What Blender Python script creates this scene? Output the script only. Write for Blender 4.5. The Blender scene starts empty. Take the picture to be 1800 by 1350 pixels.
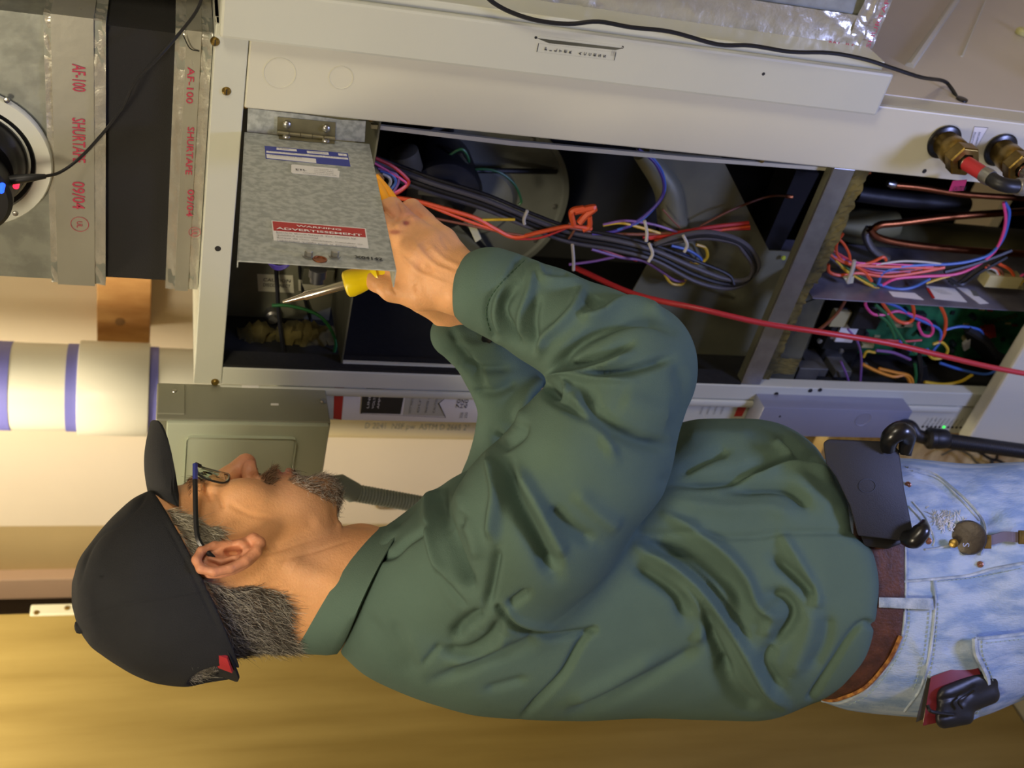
import bpy, bmesh, math, random
import numpy as np
from mathutils import Vector, Matrix
from mathutils.bvhtree import BVHTree
SC = bpy.context.scene
COL = SC.collection
random.seed(4); RNG = np.random.default_rng(4)
# ---------------------------------------------------------------- camera (held on its side, looking down a little)
F = 2000.0; H = 1.75
BX = np.array((.2144, -.7737, -.5963)); BZ = -np.array((6300., 205., 2000.)); BZ /= np.linalg.norm(BZ)
BX -= BX.dot(BZ)*BZ; BX /= np.linalg.norm(BX); BY = np.cross(BZ, BX)
R = np.stack([BX, BY, BZ])                     # camera axes (right, down, forward) -> world
CAM0 = np.array((0., 0., H))
def ray(u, v): return R @ np.array(((u-900)/F, (v-675)/F, 1.0))
def W(u, v, d): return CAM0 + ray(u, v)*d
def PY(u, v, y): r = ray(u, v); return CAM0 + r*(y/r[1])
def PX(u, v, x): r = ray(u, v); return CAM0 + r*(x/r[0])
def PZ(u, v, z): r = ray(u, v); return CAM0 + r*((z-H)/r[2])
cd = bpy.data.cameras.new('camera'); cam = bpy.data.objects.new('camera', cd); COL.objects.link(cam)
cm = Matrix.Identity(4)
for i in range(3):
    cm[i][0] = R[i][0]; cm[i][1] = -R[i][1]; cm[i][2] = -R[i][2]; cm[i][3] = CAM0[i]
cam.matrix_world = cm
cd.sensor_fit = 'HORIZONTAL'; cd.sensor_width = 36; cd.lens = 36*F/1800
cd.clip_start = .05; cd.clip_end = 60
cd.dof.use_dof = True; cd.dof.focus_distance = 1.12; cd.dof.aperture_fstop = 7.0
SC.camera = cam
# ---------------------------------------------------------------- light and exposure
SC.view_settings.view_transform = 'Standard'; SC.view_settings.look = 'None'
SC.view_settings.gamma = 1; SC.view_settings.use_curve_mapping = False
SC.view_settings.exposure = 0.0
wd = bpy.data.worlds.new('world'); SC.world = wd; wd.use_nodes = True
wd.node_tree.nodes['Background'].inputs[0].default_value = (1.0, .86, .68, 1)
wd.node_tree.nodes['Background'].inputs[1].default_value = .06
def area(name, loc, target, size, power, color, sy=None):
    l = bpy.data.lights.new(name, 'AREA'); l.energy = power; l.color = color; l.size = size
    if sy: l.shape = 'RECTANGLE'; l.size_y = sy
    o = bpy.data.objects.new(name, l); COL.objects.link(o); o.location = loc
    o.rotation_euler = (Vector(target)-Vector(loc)).to_track_quat('-Z', 'Y').to_euler()
    return o
area('ceiling_lamp', (-.55, -.25, 2.36), (-.75, 1.0, 1.2), .35, 15, (1.0, .86, .62))
area('room_lamp', (1.15, .1, 2.25), (-.5, 1.2, 1.3), .5, 15, (1.0, .90, .72))
area('closet_lamp', (-1.35, 1.15, 2.35), (-1.4, 1.85, 1.4), .3, 11, (1.0, .86, .62))
area('work_light', (-.22, .30, .28), (-.75, .95, 1.05), .2, 9, (.40, .47, 1.0))
# ---------------------------------------------------------------- helpers
def lin(c):
    if isinstance(c, str): c = [int(c[i:i+2], 16)/255 for i in (0, 2, 4)]
    return tuple(x/12.92 if x <= .04045 else ((x+.055)/1.055)**2.4 for x in c[:3])
MATS = {}
def mat(name, color, rough=.6, metal=0., var=0., vs=20., bump=0., bs=80., color2=None, stretch=None, spec=.5, attr=None, clear=0., trans=0., emit=0., detail=4, sheen=0., contrast=(.35, .65)):
    m = bpy.data.materials.new(name); m.use_nodes = True; nt = m.node_tree; N = nt.nodes; L = nt.links
    b = N['Principled BSDF']; c = lin(color)
    b.inputs['Base Color'].default_value = (*c, 1); b.inputs['Roughness'].default_value = rough
    b.inputs['Metallic'].default_value = metal; b.inputs['Specular IOR Level'].default_value = spec
    if clear: b.inputs['Coat Weight'].default_value = clear
    if trans: b.inputs['Transmission Weight'].default_value = trans
    if sheen: b.inputs['Sheen Weight'].default_value = sheen; b.inputs['Sheen Roughness'].default_value = .5
    if emit: b.inputs['Emission Color'].default_value = (*c, 1); b.inputs['Emission Strength'].default_value = emit
    tc = N.new('ShaderNodeTexCoord'); src = tc.outputs['Object']
    if stretch:
        mp = N.new('ShaderNodeMapping'); mp.inputs['Scale'].default_value = stretch; L.new(src, mp.inputs[0]); src = mp.outputs[0]
    if var or color2:
        n = N.new('ShaderNodeTexNoise'); n.inputs['Scale'].default_value = vs; n.inputs['Detail'].default_value = detail; L.new(src, n.inputs[0])
        rp = N.new('ShaderNodeValToRGB'); L.new(n.outputs[0], rp.inputs[0])
        rp.color_ramp.elements[0].position = contrast[0]; rp.color_ramp.elements[1].position = contrast[1]
        c2 = lin(color2) if color2 else tuple(x*(1-var) for x in c)
        rp.color_ramp.elements[0].color = (*c2, 1); rp.color_ramp.elements[1].color = (*c, 1)
        out = rp.outputs[0]
        if attr:
            at = N.new('ShaderNodeAttribute'); at.attribute_name = attr
            mx = N.new('ShaderNodeMix'); mx.data_type = 'RGBA'; mx.blend_type = 'MULTIPLY'; mx.inputs[0].default_value = 1
            L.new(at.outputs['Color'], mx.inputs[6]); L.new(out, mx.inputs[7]); out = mx.outputs[2]
        L.new(out, b.inputs['Base Color'])
    if bump:
        n2 = N.new('ShaderNodeTexNoise'); n2.inputs['Scale'].default_value = bs; n2.inputs['Detail'].default_value = 5; L.new(src, n2.inputs[0])
        bp = N.new('ShaderNodeBump'); bp.inputs['Strength'].default_value = bump; bp.inputs['Distance'].default_value = .002
        L.new(n2.outputs[0], bp.inputs['Height']); L.new(bp.outputs[0], b.inputs['Normal'])
    MATS[name] = m; return m
def empty(name, loc, label=None, cat=None, group=None):
    o = bpy.data.objects.new(name, None); COL.objects.link(o); o.location = loc; o.empty_display_size = .02
    if label: tag(o, label, cat, group)
    return o
def tag(o, label, cat, group=None):
    o['label'] = label; o['category'] = cat
    if group: o['group'] = group
    return o
def struct(o): o['kind'] = 'structure'; return o
def mkobj(name, verts, faces, m, parent=None, smooth=False, col=None):
    """mesh object; verts are world points; origin at their centre"""
    V = np.asarray(verts, dtype=np.float64)
    c = (V.min(0)+V.max(0))/2
    me = bpy.data.meshes.new(name)
    if isinstance(faces, np.ndarray):
        nf, k = faces.shape
        me.vertices.add(len(V)); me.vertices.foreach_set('co', (V-c).astype(np.float32).ravel())
        me.loops.add(nf*k); me.loops.foreach_set('vertex_index', faces.astype(np.int32).ravel())
        me.polygons.add(nf); me.polygons.foreach_set('loop_start', np.arange(0, nf*k, k, dtype=np.int32))
        me.update(calc_edges=True); me.validate()
    else:
        me.from_pydata([tuple(x) for x in (V-c)], [], faces)
    if col is not None:
        a = me.color_attributes.new('col', 'FLOAT_COLOR', 'POINT')
        cc = np.ones((len(V), 4), np.float32); cc[:, :3] = col; a.data.foreach_set('color', cc.ravel())
    if smooth: me.polygons.foreach_set('use_smooth', np.ones(len(me.polygons), bool))
    if m: me.materials.append(m)
    o = bpy.data.objects.new(name, me); COL.objects.link(o); o.location = c
    if parent is not None: setparent(o, parent)
    return o
def setparent(o, p):
    q = p; off = Vector((0, 0, 0))
    while q is not None: off += q.location; q = q.parent
    o.parent = p; o.location = o.location - off
class B:
    """collects simple shapes into one mesh"""
    def __init__(s): s.V = []; s.Fc = []
    def add(s, V, Fc):
        n = len(s.V); s.V += [tuple(map(float, p)) for p in V]; s.Fc += [tuple(i+n for i in f) for f in Fc]; return s
    def hexa(s, a, b, c, d, off):
        """quad a,b,c,d extruded by vector off"""
        P = [np.array(p, float) for p in (a, b, c, d)]; Q = [p+np.array(off, float) for p in P]
        return s.add(P+Q, [(3, 2, 1, 0), (4, 5, 6, 7), (0, 1, 5, 4), (1, 2, 6, 5), (2, 3, 7, 6), (3, 0, 4, 7)])
    def box(s, lo, hi):
        x0, y0, z0 = lo; x1, y1, z1 = hi
        return s.hexa((x0, y0, z0), (x1, y0, z0), (x1, y1, z0), (x0, y1, z0), (0, 0, z1-z0))
    def tube(s, pts, r, n=8, closed_ends=True, smooth=0):
        P = cr(pts, smooth) if smooth else np.array(pts, float)
        rr = np.interp(np.linspace(0, 1, len(P)), np.linspace(0, 1, len(r)), r) if hasattr(r, '__len__') else np.full(len(P), r)
        T = np.gradient(P, axis=0); T /= np.linalg.norm(T, axis=1)[:, None]+1e-12
        a = np.array((0, 0, 1.)) if abs(T[0][2]) < .9 else np.array((1., 0, 0))
        N_ = np.cross(T[0], a); N_ /= np.linalg.norm(N_)
        V = []
        for i in range(len(P)):
            N_ = N_-T[i]*N_.dot(T[i]); N_ /= np.linalg.norm(N_)+1e-12; Bn = np.cross(T[i], N_)
            for k in range(n):
                t = 2*math.pi*k/n; V.append(P[i]+rr[i]*(math.cos(t)*N_+math.sin(t)*Bn))
        Fc = [(i*n+k, i*n+(k+1) % n, (i+1)*n+(k+1) % n, (i+1)*n+k) for i in range(len(P)-1) for k in range(n)]
        if closed_ends: Fc += [tuple(range(n-1, -1, -1)), tuple((len(P)-1)*n+k for k in range(n))]
        return s.add(V, Fc)
    def lathe(s, p0, p1, prof, n=24):
        """prof: list of (t along p0->p1 in metres, radius)"""
        p0 = np.array(p0, float); ax = np.array(p1, float)-p0; ax /= np.linalg.norm(ax)
        pts = [p0+ax*t for t, r in prof]; a = np.array((0, 0, 1.)) if abs(ax[2]) < .9 else np.array((1., 0, 0))
        N_ = np.cross(ax, a); N_ /= np.linalg.norm(N_); Bn = np.cross(ax, N_); V = []
        for (t, r), p in zip(prof, pts):
            for k in range(n):
                q = 2*math.pi*(k+.5)/n; V.append(p+r*(math.cos(q)*N_+math.sin(q)*Bn))
        m = len(prof)
        Fc = [(i*n+k, i*n+(k+1) % n, (i+1)*n+(k+1) % n, (i+1)*n+k) for i in range(m-1) for k in range(n)]
        Fc += [tuple(range(n-1, -1, -1)), tuple((m-1)*n+k for k in range(n))]
        return s.add(V, Fc)
    def prism(s, pts, off):
        n = len(pts); P = [np.array(p, float) for p in pts]; Q = [p+np.array(off, float) for p in P]
        return s.add(P+Q, [tuple(range(n-1, -1, -1)), tuple(range(n, 2*n))]+[(i, (i+1) % n, n+(i+1) % n, n+i) for i in range(n)])
    def obj(s, name, m, parent=None, smooth=False, bevel=0, seg=2):
        o = mkobj(name, s.V, s.Fc, m, parent, smooth)
        bm = bmesh.new(); bm.from_mesh(o.data); bmesh.ops.recalc_face_normals(bm, faces=bm.faces)
        if bevel:
            es = [e for e in bm.edges if len(e.link_faces) == 2 and e.calc_face_angle(0) > .6]
            bmesh.ops.bevel(bm, geom=es, offset=bevel, segments=seg, affect='EDGES', profile=.5)
        bm.to_mesh(o.data); bm.free()
        if smooth: o.data.polygons.foreach_set('use_smooth', np.ones(len(o.data.polygons), bool)); o.data.set_sharp_from_angle(angle=.7)
        return o
def cr(pts, k=6):
    P = np.array(pts, float); Q = np.vstack([2*P[0]-P[1], P, 2*P[-1]-P[-2]]); out = []
    for i in range(1, len(Q)-2):
        p0, p1, p2, p3 = Q[i-1:i+3]
        for j in range(k):
            t = j/k; out.append(.5*((2*p1)+(-p0+p2)*t+(2*p0-5*p1+4*p2-p3)*t*t+(-p0+3*p1-3*p2+p3)*t**3))
    out.append(P[-1]); return np.array(out)
def cyl(name, p0, p1, r, m, parent=None, n=20, prof=None, bevel=0):
    L_ = float(np.linalg.norm(np.array(p1)-np.array(p0)))
    return B().lathe(p0, p1, prof or [(0, r), (L_, r)], n).obj(name, m, parent, smooth=True, bevel=bevel)
_fc = {}
def text(s, origin, ex, ey, h, m, parent=None, name='lettering', align='LEFT', bold=0., width=None, push=None):
    """flat lettering: origin world, ex reading direction, ey up direction, h height"""
    cu = bpy.data.curves.new('t', 'FONT'); cu.body = s; cu.size = 1; cu.align_x = align; cu.offset = bold; cu.resolution_u = 2
    to = bpy.data.objects.new('t', cu); me = bpy.data.meshes.new_from_object(to)
    V = np.array([v.co[:] for v in me.vertices]); Fc = [tuple(p.vertices) for p in me.polygons]
    bpy.data.objects.remove(to); bpy.data.curves.remove(cu); bpy.data.meshes.remove(me)
    if not len(V): return None
    ex = np.array(ex, float); ex /= np.linalg.norm(ex); ey = np.array(ey, float); ey /= np.linalg.norm(ey)
    sx = h/.7
    if width: sx = width/(V[:, 0].max()-V[:, 0].min())
    nrm = np.cross(ex, ey)
    P = np.array(origin)+V[:, :1]*sx*ex+V[:, 1:2]*(h/.7)*ey+nrm*(.0006 if push is None else push)
    return mkobj(name, P, Fc, m, parent)
# ---------------------------------------------------------------- implicit modelling
def pch(xs, ys, x):
    xs = np.array(xs, float); ys = np.array(ys, float); h = np.diff(xs); dl = np.diff(ys)/h
    m = np.zeros(len(xs)); m[0] = dl[0]; m[-1] = dl[-1]
    for i in range(1, len(xs)-1):
        if dl[i-1]*dl[i] > 0:
            w1 = 2*h[i]+h[i-1]; w2 = h[i]+2*h[i-1]; m[i] = (w1+w2)/(w1/dl[i-1]+w2/dl[i])
    x = np.clip(x, xs[0], xs[-1]); k = np.clip(np.searchsorted(xs, x)-1, 0, len(xs)-2); t = (x-xs[k])/h[k]
    return ((1+2*t)*(1-t)**2*ys[k]+t*(1-t)**2*h[k]*m[k]+t*t*(3-2*t)*ys[k+1]+t*t*(t-1)*h[k]*m[k+1])
class Vol:
    def __init__(s, lo, hi, vox):
        s.lo = np.array(lo, float); s.vox = vox; s.n = np.ceil((np.array(hi)-s.lo)/vox).astype(int)+1
        s.f = np.full(s.n, 60., np.float32)
    def _sub(s, lo, hi):
        a = np.clip(np.floor((np.array(lo)-s.lo)/s.vox).astype(int), 0, s.n); b = np.clip(np.ceil((np.array(hi)-s.lo)/s.vox).astype(int)+1, 0, s.n)
        if (b <= a).any(): return None
        ax = [(s.lo[i]+s.vox*np.arange(a[i], b[i])).astype(np.float32) for i in range(3)]
        return tuple(slice(a[i], b[i]) for i in range(3)), ax[0][:, None, None], ax[1][None, :, None], ax[2][None, None, :]
    def put(s, fn, lo, hi, k=0., mode='u'):
        m = k+3*s.vox; r = s._sub(np.array(lo)-m, np.array(hi)+m)
        if r is None: return
        sl, x, y, z = r; b = fn(x, y, z).astype(np.float32); a = s.f[sl]
        if mode == 's': a = -a
        if k > 0:
            h = np.maximum(k-np.abs(a-b), 0)/k; c = np.minimum(a, b)-h*h*k*.25
        else: c = np.minimum(a, b)
        if mode == 's': c = -c
        s.f[sl] = c
    def cap(s, a, b, ra, rb=None, k=10., mode='u'):
        rb = ra if rb is None else rb; a = np.array(a, float); b = np.array(b, float); ba = b-a; L2 = max(ba.dot(ba), 1e-6)
        def fn(x, y, z):
            px, py, pz = x-a[0], y-a[1], z-a[2]
            t = np.clip((px*ba[0]+py*ba[1]+pz*ba[2])/L2, 0, 1)
            return np.sqrt((px-ba[0]*t)**2+(py-ba[1]*t)**2+(pz-ba[2]*t)**2)-(ra+(rb-ra)*t)
        r = max(ra, rb); s.put(fn, np.minimum(a, b)-r, np.maximum(a, b)+r, k, mode)
    def chain(s, pts, rs, k=8., mode='u', kk=None):
        for i in range(len(pts)-1): s.cap(pts[i], pts[i+1], rs[i], rs[i+1], k if (i == 0 or kk is None) else kk, mode)
    def ell(s, c, r, k=10., mode='u', axes=None):
        c = np.array(c, float); r = np.array(r, float); A = np.eye(3) if axes is None else np.array(axes, float)
        A = A/np.linalg.norm(A, axis=1)[:, None]
        def fn(x, y, z):
            p = (x-c[0], y-c[1], z-c[2]); k0 = 0; k1 = 0
            for i in range(3):
                q = p[0]*A[i, 0]+p[1]*A[i, 1]+p[2]*A[i, 2]; k0 = k0+(q/r[i])**2; k1 = k1+(q/r[i]**2)**2
            k0 = np.sqrt(k0)+1e-6; return k0*(k0-1)/(np.sqrt(k1)+1e-6)
        e = np.sqrt(((A*r[:, None])**2).sum(0)); s.put(fn, c-e, c+e, k, mode)
    def loft(s, st, k=10., n=2.2, mode='u', rnd=0., taper=None):
        """st rows: u, v_front, v_back, w_near, w_far"""
        S = np.array(st, float); U = S[:, 0]
        def fn(x, y, z):
            cv = pch(U, (S[:, 1]+S[:, 2])/2, x); rv = pch(U, (S[:, 2]-S[:, 1])/2, x); cw = pch(U, (S[:, 3]+S[:, 4])/2, x); rw = pch(U, (S[:, 4]-S[:, 3])/2, x)
            q = np.abs((y-cv)/rv)**n+np.abs((z-cw)/rw)**n
            d = (q**(1/n)-1)*np.minimum(rv, rw)
            du = np.maximum(np.maximum(U[0]-x, x-U[-1]), 0)
            return np.where(du > 0, np.sqrt(np.maximum(d, 0)**2+du**2)+np.minimum(d, 0)*0, d)
        s.put(fn, (U[0], S[:, 1].min(), S[:, 3].min()), (U[-1], S[:, 2].max(), S[:, 4].max()), k, mode)
    def mesh(s, smooth=1):
        f = s.f; f[0] = f[-1] = 5; f[:, 0] = f[:, -1] = 5; f[:, :, 0] = f[:, :, -1] = 5
        ins = f < 0; n = s.n
        cs = np.zeros(n-1, bool); c8 = [(i, j, k) for i in (0, 1) for j in (0, 1) for k in (0, 1)]
        cnt = np.zeros(n-1, np.int8)
        for i, j, k in c8: cnt += ins[i:n[0]-1+i, j:n[1]-1+j, k:n[2]-1+k]
        cs = (cnt > 0) & (cnt < 8); ci = np.argwhere(cs); idx = np.full(n-1, -1, np.int32); idx[cs] = np.arange(len(ci))
        acc = np.zeros((len(ci), 3)); num = np.zeros(len(ci))
        for a in c8:
            for d in range(3):
                if a[d]: continue
                b = list(a); b[d] = 1
                fa = f[ci[:, 0]+a[0], ci[:, 1]+a[1], ci[:, 2]+a[2]]; fb = f[ci[:, 0]+b[0], ci[:, 1]+b[1], ci[:, 2]+b[2]]
                m = (fa < 0) != (fb < 0); t = np.where(m, fa/np.where(m, fa-fb, 1), 0)
                p = np.array(a, float)[None].repeat(len(ci), 0); p[:, d] = t; acc[m] += p[m]; num[m] += 1
        V = (ci+acc/num[:, None])*s.vox+s.lo; Q = []
        for d in range(3):
            sa = [slice(1, n[0]-1), slice(1, n[1]-1), slice(1, n[2]-1)]; sa[d] = slice(0, n[d]-1)
            sb = list(sa); sb[d] = slice(1, n[d])
            A_, B_ = ins[tuple(sa)], ins[tuple(sb)]; e = np.argwhere(A_ != B_)
            off = np.array([s_.start for s_ in sa]); pos = e+off; flip = A_[tuple(e.T)]
            o1, o2 = [(1, 2), (2, 0), (0, 1)][d]
            def cell(i, j):
                p = pos.copy(); p[:, o1] -= i; p[:, o2] -= j; return idx[p[:, 0], p[:, 1], p[:, 2]]
            q = np.stack([cell(1, 1), cell(0, 1), cell(0, 0), cell(1, 0)], 1); q[~flip] = q[~flip][:, ::-1]; Q.append(q)
        Q = np.vstack(Q); Q = Q[(Q >= 0).all(1)]
        for _ in range(smooth): V = lap(V, Q)
        return V, Q
def lap(V, Q, w=.5):
    A = np.zeros_like(V); c = np.zeros(len(V))
    for i in range(4):
        for j in ((i+1) % 4,):
            np.add.at(A, Q[:, i], V[Q[:, j]]); np.add.at(A, Q[:, j], V[Q[:, i]])
            np.add.at(c, Q[:, i], 1); np.add.at(c, Q[:, j], 1)
    return V*(1-w)+w*A/np.maximum(c, 1)[:, None]
def vnormals(V, Q):
    n = np.cross(V[Q[:, 2]]-V[Q[:, 0]], V[Q[:, 3]]-V[Q[:, 1]]); N = np.zeros_like(V)
    for i in range(4): np.add.at(N, Q[:, i], n)
    return N/(np.linalg.norm(N, axis=1)[:, None]+1e-9)
def seg_dist(P, line):
    L_ = np.array(line, float); best = np.full(len(P), 1e9); tt = np.zeros(len(P)); tot = len(L_)-1
    for i in range(tot):
        a, b = L_[i], L_[i+1]; ba = b-a; t = np.clip(((P-a)@ba)/max(ba@ba, 1e-6), 0, 1)
        d = np.linalg.norm(P-a-t[:, None]*ba, axis=1); m = d < best; best[m] = d[m]; tt[m] = (i+t[m])/tot
    return best, tt
def inpoly(P, poly):
    poly = np.array(poly, float); c = np.zeros(len(P), bool); j = len(poly)-1
    for i in range(len(poly)):
        a, b = poly[i], poly[j]
        m = ((a[1] > P[:, 1]) != (b[1] > P[:, 1])) & (P[:, 0] < (b[0]-a[0])*(P[:, 1]-a[1])/(b[1]-a[1]+1e-9)+a[0]); c ^= m; j = i
    return c
def orient(V, Q):
    """flip so that normals point outwards"""
    n = vnormals(V, Q); c = V.mean(0)
    return Q[:, ::-1] if ((V-c)*n).sum() < 0 else Q
# the man is modelled in a sheared frame (u, v, w): w runs away from the lens, u along the plumb line
SP = .00056
def md(u, w): return 1.12+SP*(w+.317*(u-400))
def M(P):
    P = np.asarray(P, float); one = P.ndim == 1; P = np.atleast_2d(P); d = md(P[:, 0], P[:, 2])
    c = np.stack([(P[:, 0]-900)/F*d, (P[:, 1]-675)/F*d, d], 1); o = CAM0+c@R.T
    return o[0] if one else o
# ================================================================ materials of the room
YF = 1.122
A_ = np.array
m_blackp = mat('black_plastic', '17181b', .45, spec=.5)
m_blackg = mat('black_rubber', '101114', .28, spec=.6)
m_steel = mat('steel', 'b8b8b4', .3, metal=1.)
m_brass = mat('brass', '9c8245', .38, metal=1., var=.35, vs=60, bump=.3, bs=120)
m_copper = mat('copper', 'a5623c', .35, metal=1., var=.3, vs=30)
m_wall = mat('cream_wall_paint', 'f0e3cc', .85, var=.05, vs=3, bump=.15, bs=60)
m_pvc = mat('white_pvc', 'd2d0c2', .35, var=.04, vs=8)
m_tapeb = mat('blue_tape', '6a6bb8', .5)
m_stud = mat('pine_board', 'c99a5f', .6, color2='a9763f', vs=9, stretch=(3, 3, 1), bump=.2)
m_door = mat('birch_veneer', '9c874c', .5, color2='87723a', vs=5, stretch=(1, 5, .5), bump=.12, bs=300, contrast=(.3, .7), detail=7)
m_jamb = mat('jamb_paint', 'c3ac7c', .7, var=.08, vs=5)
m_casing = mat('planed_casing', 'd8b9a0', .6, var=.08, vs=12, stretch=(1, 1, .2))
m_dark = mat('gap_shade', '3a2c1c', .8)
m_white = mat('white_enamel', 'c3c5b6', .42, var=.03, vs=7, bump=.03, bs=300)
m_cream = mat('cream_panel_enamel', 'cbc9b5', .38, var=.03, vs=6, bump=.03, bs=200)
m_galv = mat('galvanised_steel', 'a2a69c', .42, metal=.55, var=.25, vs=38, bump=.12, bs=90, contrast=(.4, .6))
m_galvd = mat('galvanised_lid', 'b6bab2', .45, metal=.3, color2='9a9e97', vs=150, bump=.1, bs=260, contrast=(.40, .60), detail=6)
m_foil = mat('crinkled_foil_tape', 'd2d0c2', .25, metal=.6, var=.12, vs=30, bump=.9, bs=55)
m_foilf = mat('flat_foil_tape', 'b3b2a4', .38, metal=.55, var=.1, vs=12, bump=.25, bs=40)
m_canvas = mat('black_canvas', '1d1c1a', .85, var=.2, vs=4, bump=.3, bs=900)
m_print = mat('red_print', 'b03650', .6); m_ink = mat('black_print', '22221f', .6); m_grey_ink = mat('grey_print', '6a6a62', .6)
m_label = mat('white_label', 'e4e2dc', .5); m_redl = mat('red_label', 'b2241f', .5); m_bluel = mat('blue_label', '2c3894', .45); m_lwhite = mat('label_lettering', 'f0e8e4', .5)
m_insul = mat('black_insulation', '141412', .95, var=.3, vs=30, bump=.5, bs=120)
m_fibre = mat('yellow_glass_fibre', '6f6330', .95, color2='3f3a1e', vs=22, bump=1., bs=70)
m_grime = mat('grimy_sheet_metal', '6b6b58', .55, metal=.35, color2='45463a', vs=9, bump=.15, bs=80)
m_elec = mat('grey_green_box_enamel', 'b4bca4', .3, var=.04, vs=9)
m_elecs = mat('grey_box_side', '8a8a78', .45, metal=.2)
m_cond = mat('grey_conduit', '6e7672', .5)
# ================================================================ the room
def sbox(name, lo, hi, m, **k): o = B().box(lo, hi).obj(name, m, **k); return struct(o)
sbox('floor', (-2.6, -2.2, -.1), (1.7, 2.0, 0), mat('grey_concrete', '8c8878', .8, var=.1, vs=5))
sbox('ceiling', (-2.6, -2.2, 2.45), (1.7, 2.0, 2.55), mat('ceiling_paint', 'e0d2b4', .9))
sbox('wall_right', (1.6, -2.2, 0), (1.7, 2.0, 2.45), m_wall)
sbox('wall_front', (-2.6, -2.3, 0), (1.7, -2.2, 2.45), m_wall)
sbox('wall_left', (-2.7, -2.2, 0), (-2.6, 2.0, 2.45), m_wall)
YW = 1.86
XJ = PY(0, 925, YW)[0]
sbox('wall_back', (XJ, YW, 0), (1.6, YW+.1, 2.45), m_wall)
# door frame beside the wall, then the open door, which swings towards us
x1 = PY(0, 1014, YW-.02)[0]; x2 = PY(0, 1048, YW-.02)[0]; x3 = PY(0, 1080, YW)[0]
sbox('trim_1', (x1, YW, 0), (XJ, YW+.1, 2.45), m_jamb)
sbox('trim_2', (x2, YW-.03, 0), (x1, YW+.1, 2.45), m_casing, bevel=.002)
sbox('shade_strip', (-2.6, YW+.03, 0), (x2, YW+.1, 2.45), m_dark)  # dark-coloured strip paints in the shade of the gap beside the door
XD = -1.72; yd = PX(0, 1080, XD)[1]
dr = struct(B().box((XD-.04, yd-.95, .005), (XD, yd, 2.3)).obj('door_1', m_door, bevel=.001))
yd2 = yd+.05
a, b, c_, d_ = [PX(u, v, XD+.004) for u, v in ((52, 1080), (52, 1062), (200, 1062), (200, 1080))]
hp = B().box((XD-.002, a[1]-.002, c_[2]), (XD+.004, b[1], a[2])).obj('hinge_leaf', mat('hinge_paint', 'd0cdb4', .5, metal=.2), dr, bevel=.003)
for u, v in ((64, 1077), (118, 1069)): p = PX(u, v, XD+.004); B().lathe(p, p+A_((.002, 0, 0)), [(0, .005), (.0015, .0045), (.0015, .0005)], 12).obj('hinge_screw', m_brass, dr, True)
# board fixed across the wall, its knot a real plug
p0, p1 = PY(170, 480, 1.74), PY(262, 640, 1.74)
bdp = struct(B().box((p1[0], 1.74, p1[2]), (p0[0], YW, p0[2])).obj('trim_4', m_stud, bevel=.002))
pk_ = PY(211, 566, 1.739); B().lathe(pk_+A_((0, .002, 0)), pk_-A_((0, .0015, 0)), [(0, .009), (.003, .008), (.0034, .0005)], 18).obj('knot', mat('pine_knot', '84623c', .7), bdp, True)
# white pipe with coupling and blue tape
YP = 1.60
pt = PY(60, 605, YP); pb = PY(60, 750, YP); rp = abs(pt[0]-pb[0])/2*.82; xp = (pt[0]+pb[0])/2; zt = 2.45
def zat(u): return PY(u, 680, YP-rp)[2]
pipe = empty('drain_pipe', (xp, YP, 1.6), 'thick white PVC pipe with coupling and blue tape, upright beside the duct', 'pipe')
def vcyl(name, x, y, z0, z1, r, m, par, n=32, bev=0): return B().lathe((x, y, z0), (x, y, z1), [(0, r), (abs(z1-z0), r)], n).obj(name, m, par, True, bev)
vcyl('pipe_length', xp, YP, .25, zt, rp, m_pvc, pipe)
vcyl('coupling', xp, YP, zat(262), zat(133), rp*1.10, m_pvc, pipe, bev=.002)
for u0, u1 in ((-30, 10), (112, 135), (262, 278)): vcyl('tape_band', xp, YP, zat(u1), zat(u0), rp*1.015, m_tapeb, pipe)
# slim white pipe with printing, behind the man's chin
YQ = 1.36; xq0, xq1 = PY(700, 742, YQ)[0], PY(700, 768, YQ)[0]; rq = abs(xq0-xq1)/2*.9
cp = empty('printed_pipe', ((xq0+xq1)/2, YQ, 1.3), 'slim cream PVC pipe with printed lettering behind the cabinet edge', 'pipe')
vcyl('pipe_length', (xq0+xq1)/2, YQ, 0, PY(570, 755, YQ)[2], rq, mat('cream_pvc', 'ddcda0', .45), cp)
text('D 2241  NSF pw  ASTM D 2665 2"', PY(640, 752, YQ-rq), (0, 0, -1), (1, 0, 0), .012, m_grey_ink, cp, width=.17, push=.001)
# grey electrical box
bx0, bx1 = PY(575, 870, 1.05)[0], -.917; bz1 = PY(275, 730, 1.05)[2]; bz0 = PY(585, 732, 1.05)[2]
eb = empty('electrical_box', ((bx0+bx1)/2, 1.1, bz0), 'grey-green enamelled electrical box beside the cabinet, behind his glasses', 'electrical box')
B().box((bx0, 1.056, bz0), (bx1, 1.1245, bz1)).obj('enclosure', m_elecs, eb, bevel=.002)
B().box((bx0-.002, 1.05, bz0+.002), (bx1-.0005, 1.058, bz1-.012)).obj('front_cover', m_elec, eb, True, .0025)
pts = [(320, 750), (345, 755), (430, 758), (500, 765), (525, 800), (520, 850), (360, 850), (345, 790)]
B().box((bx0+.02, 1.046, bz0+.04), (bx1-.018, 1.051, bz1-.035)).obj('embossed_panel', m_elec, eb, True, .006)
a, b = PX(278, 674, bx1+.001), PX(325, 728, bx1+.001)
B().box((bx1-.001, b[1], b[2]), (bx1+.0018, a[1], a[2])).obj('side_tab', m_elecs, eb, bevel=.0008)
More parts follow.
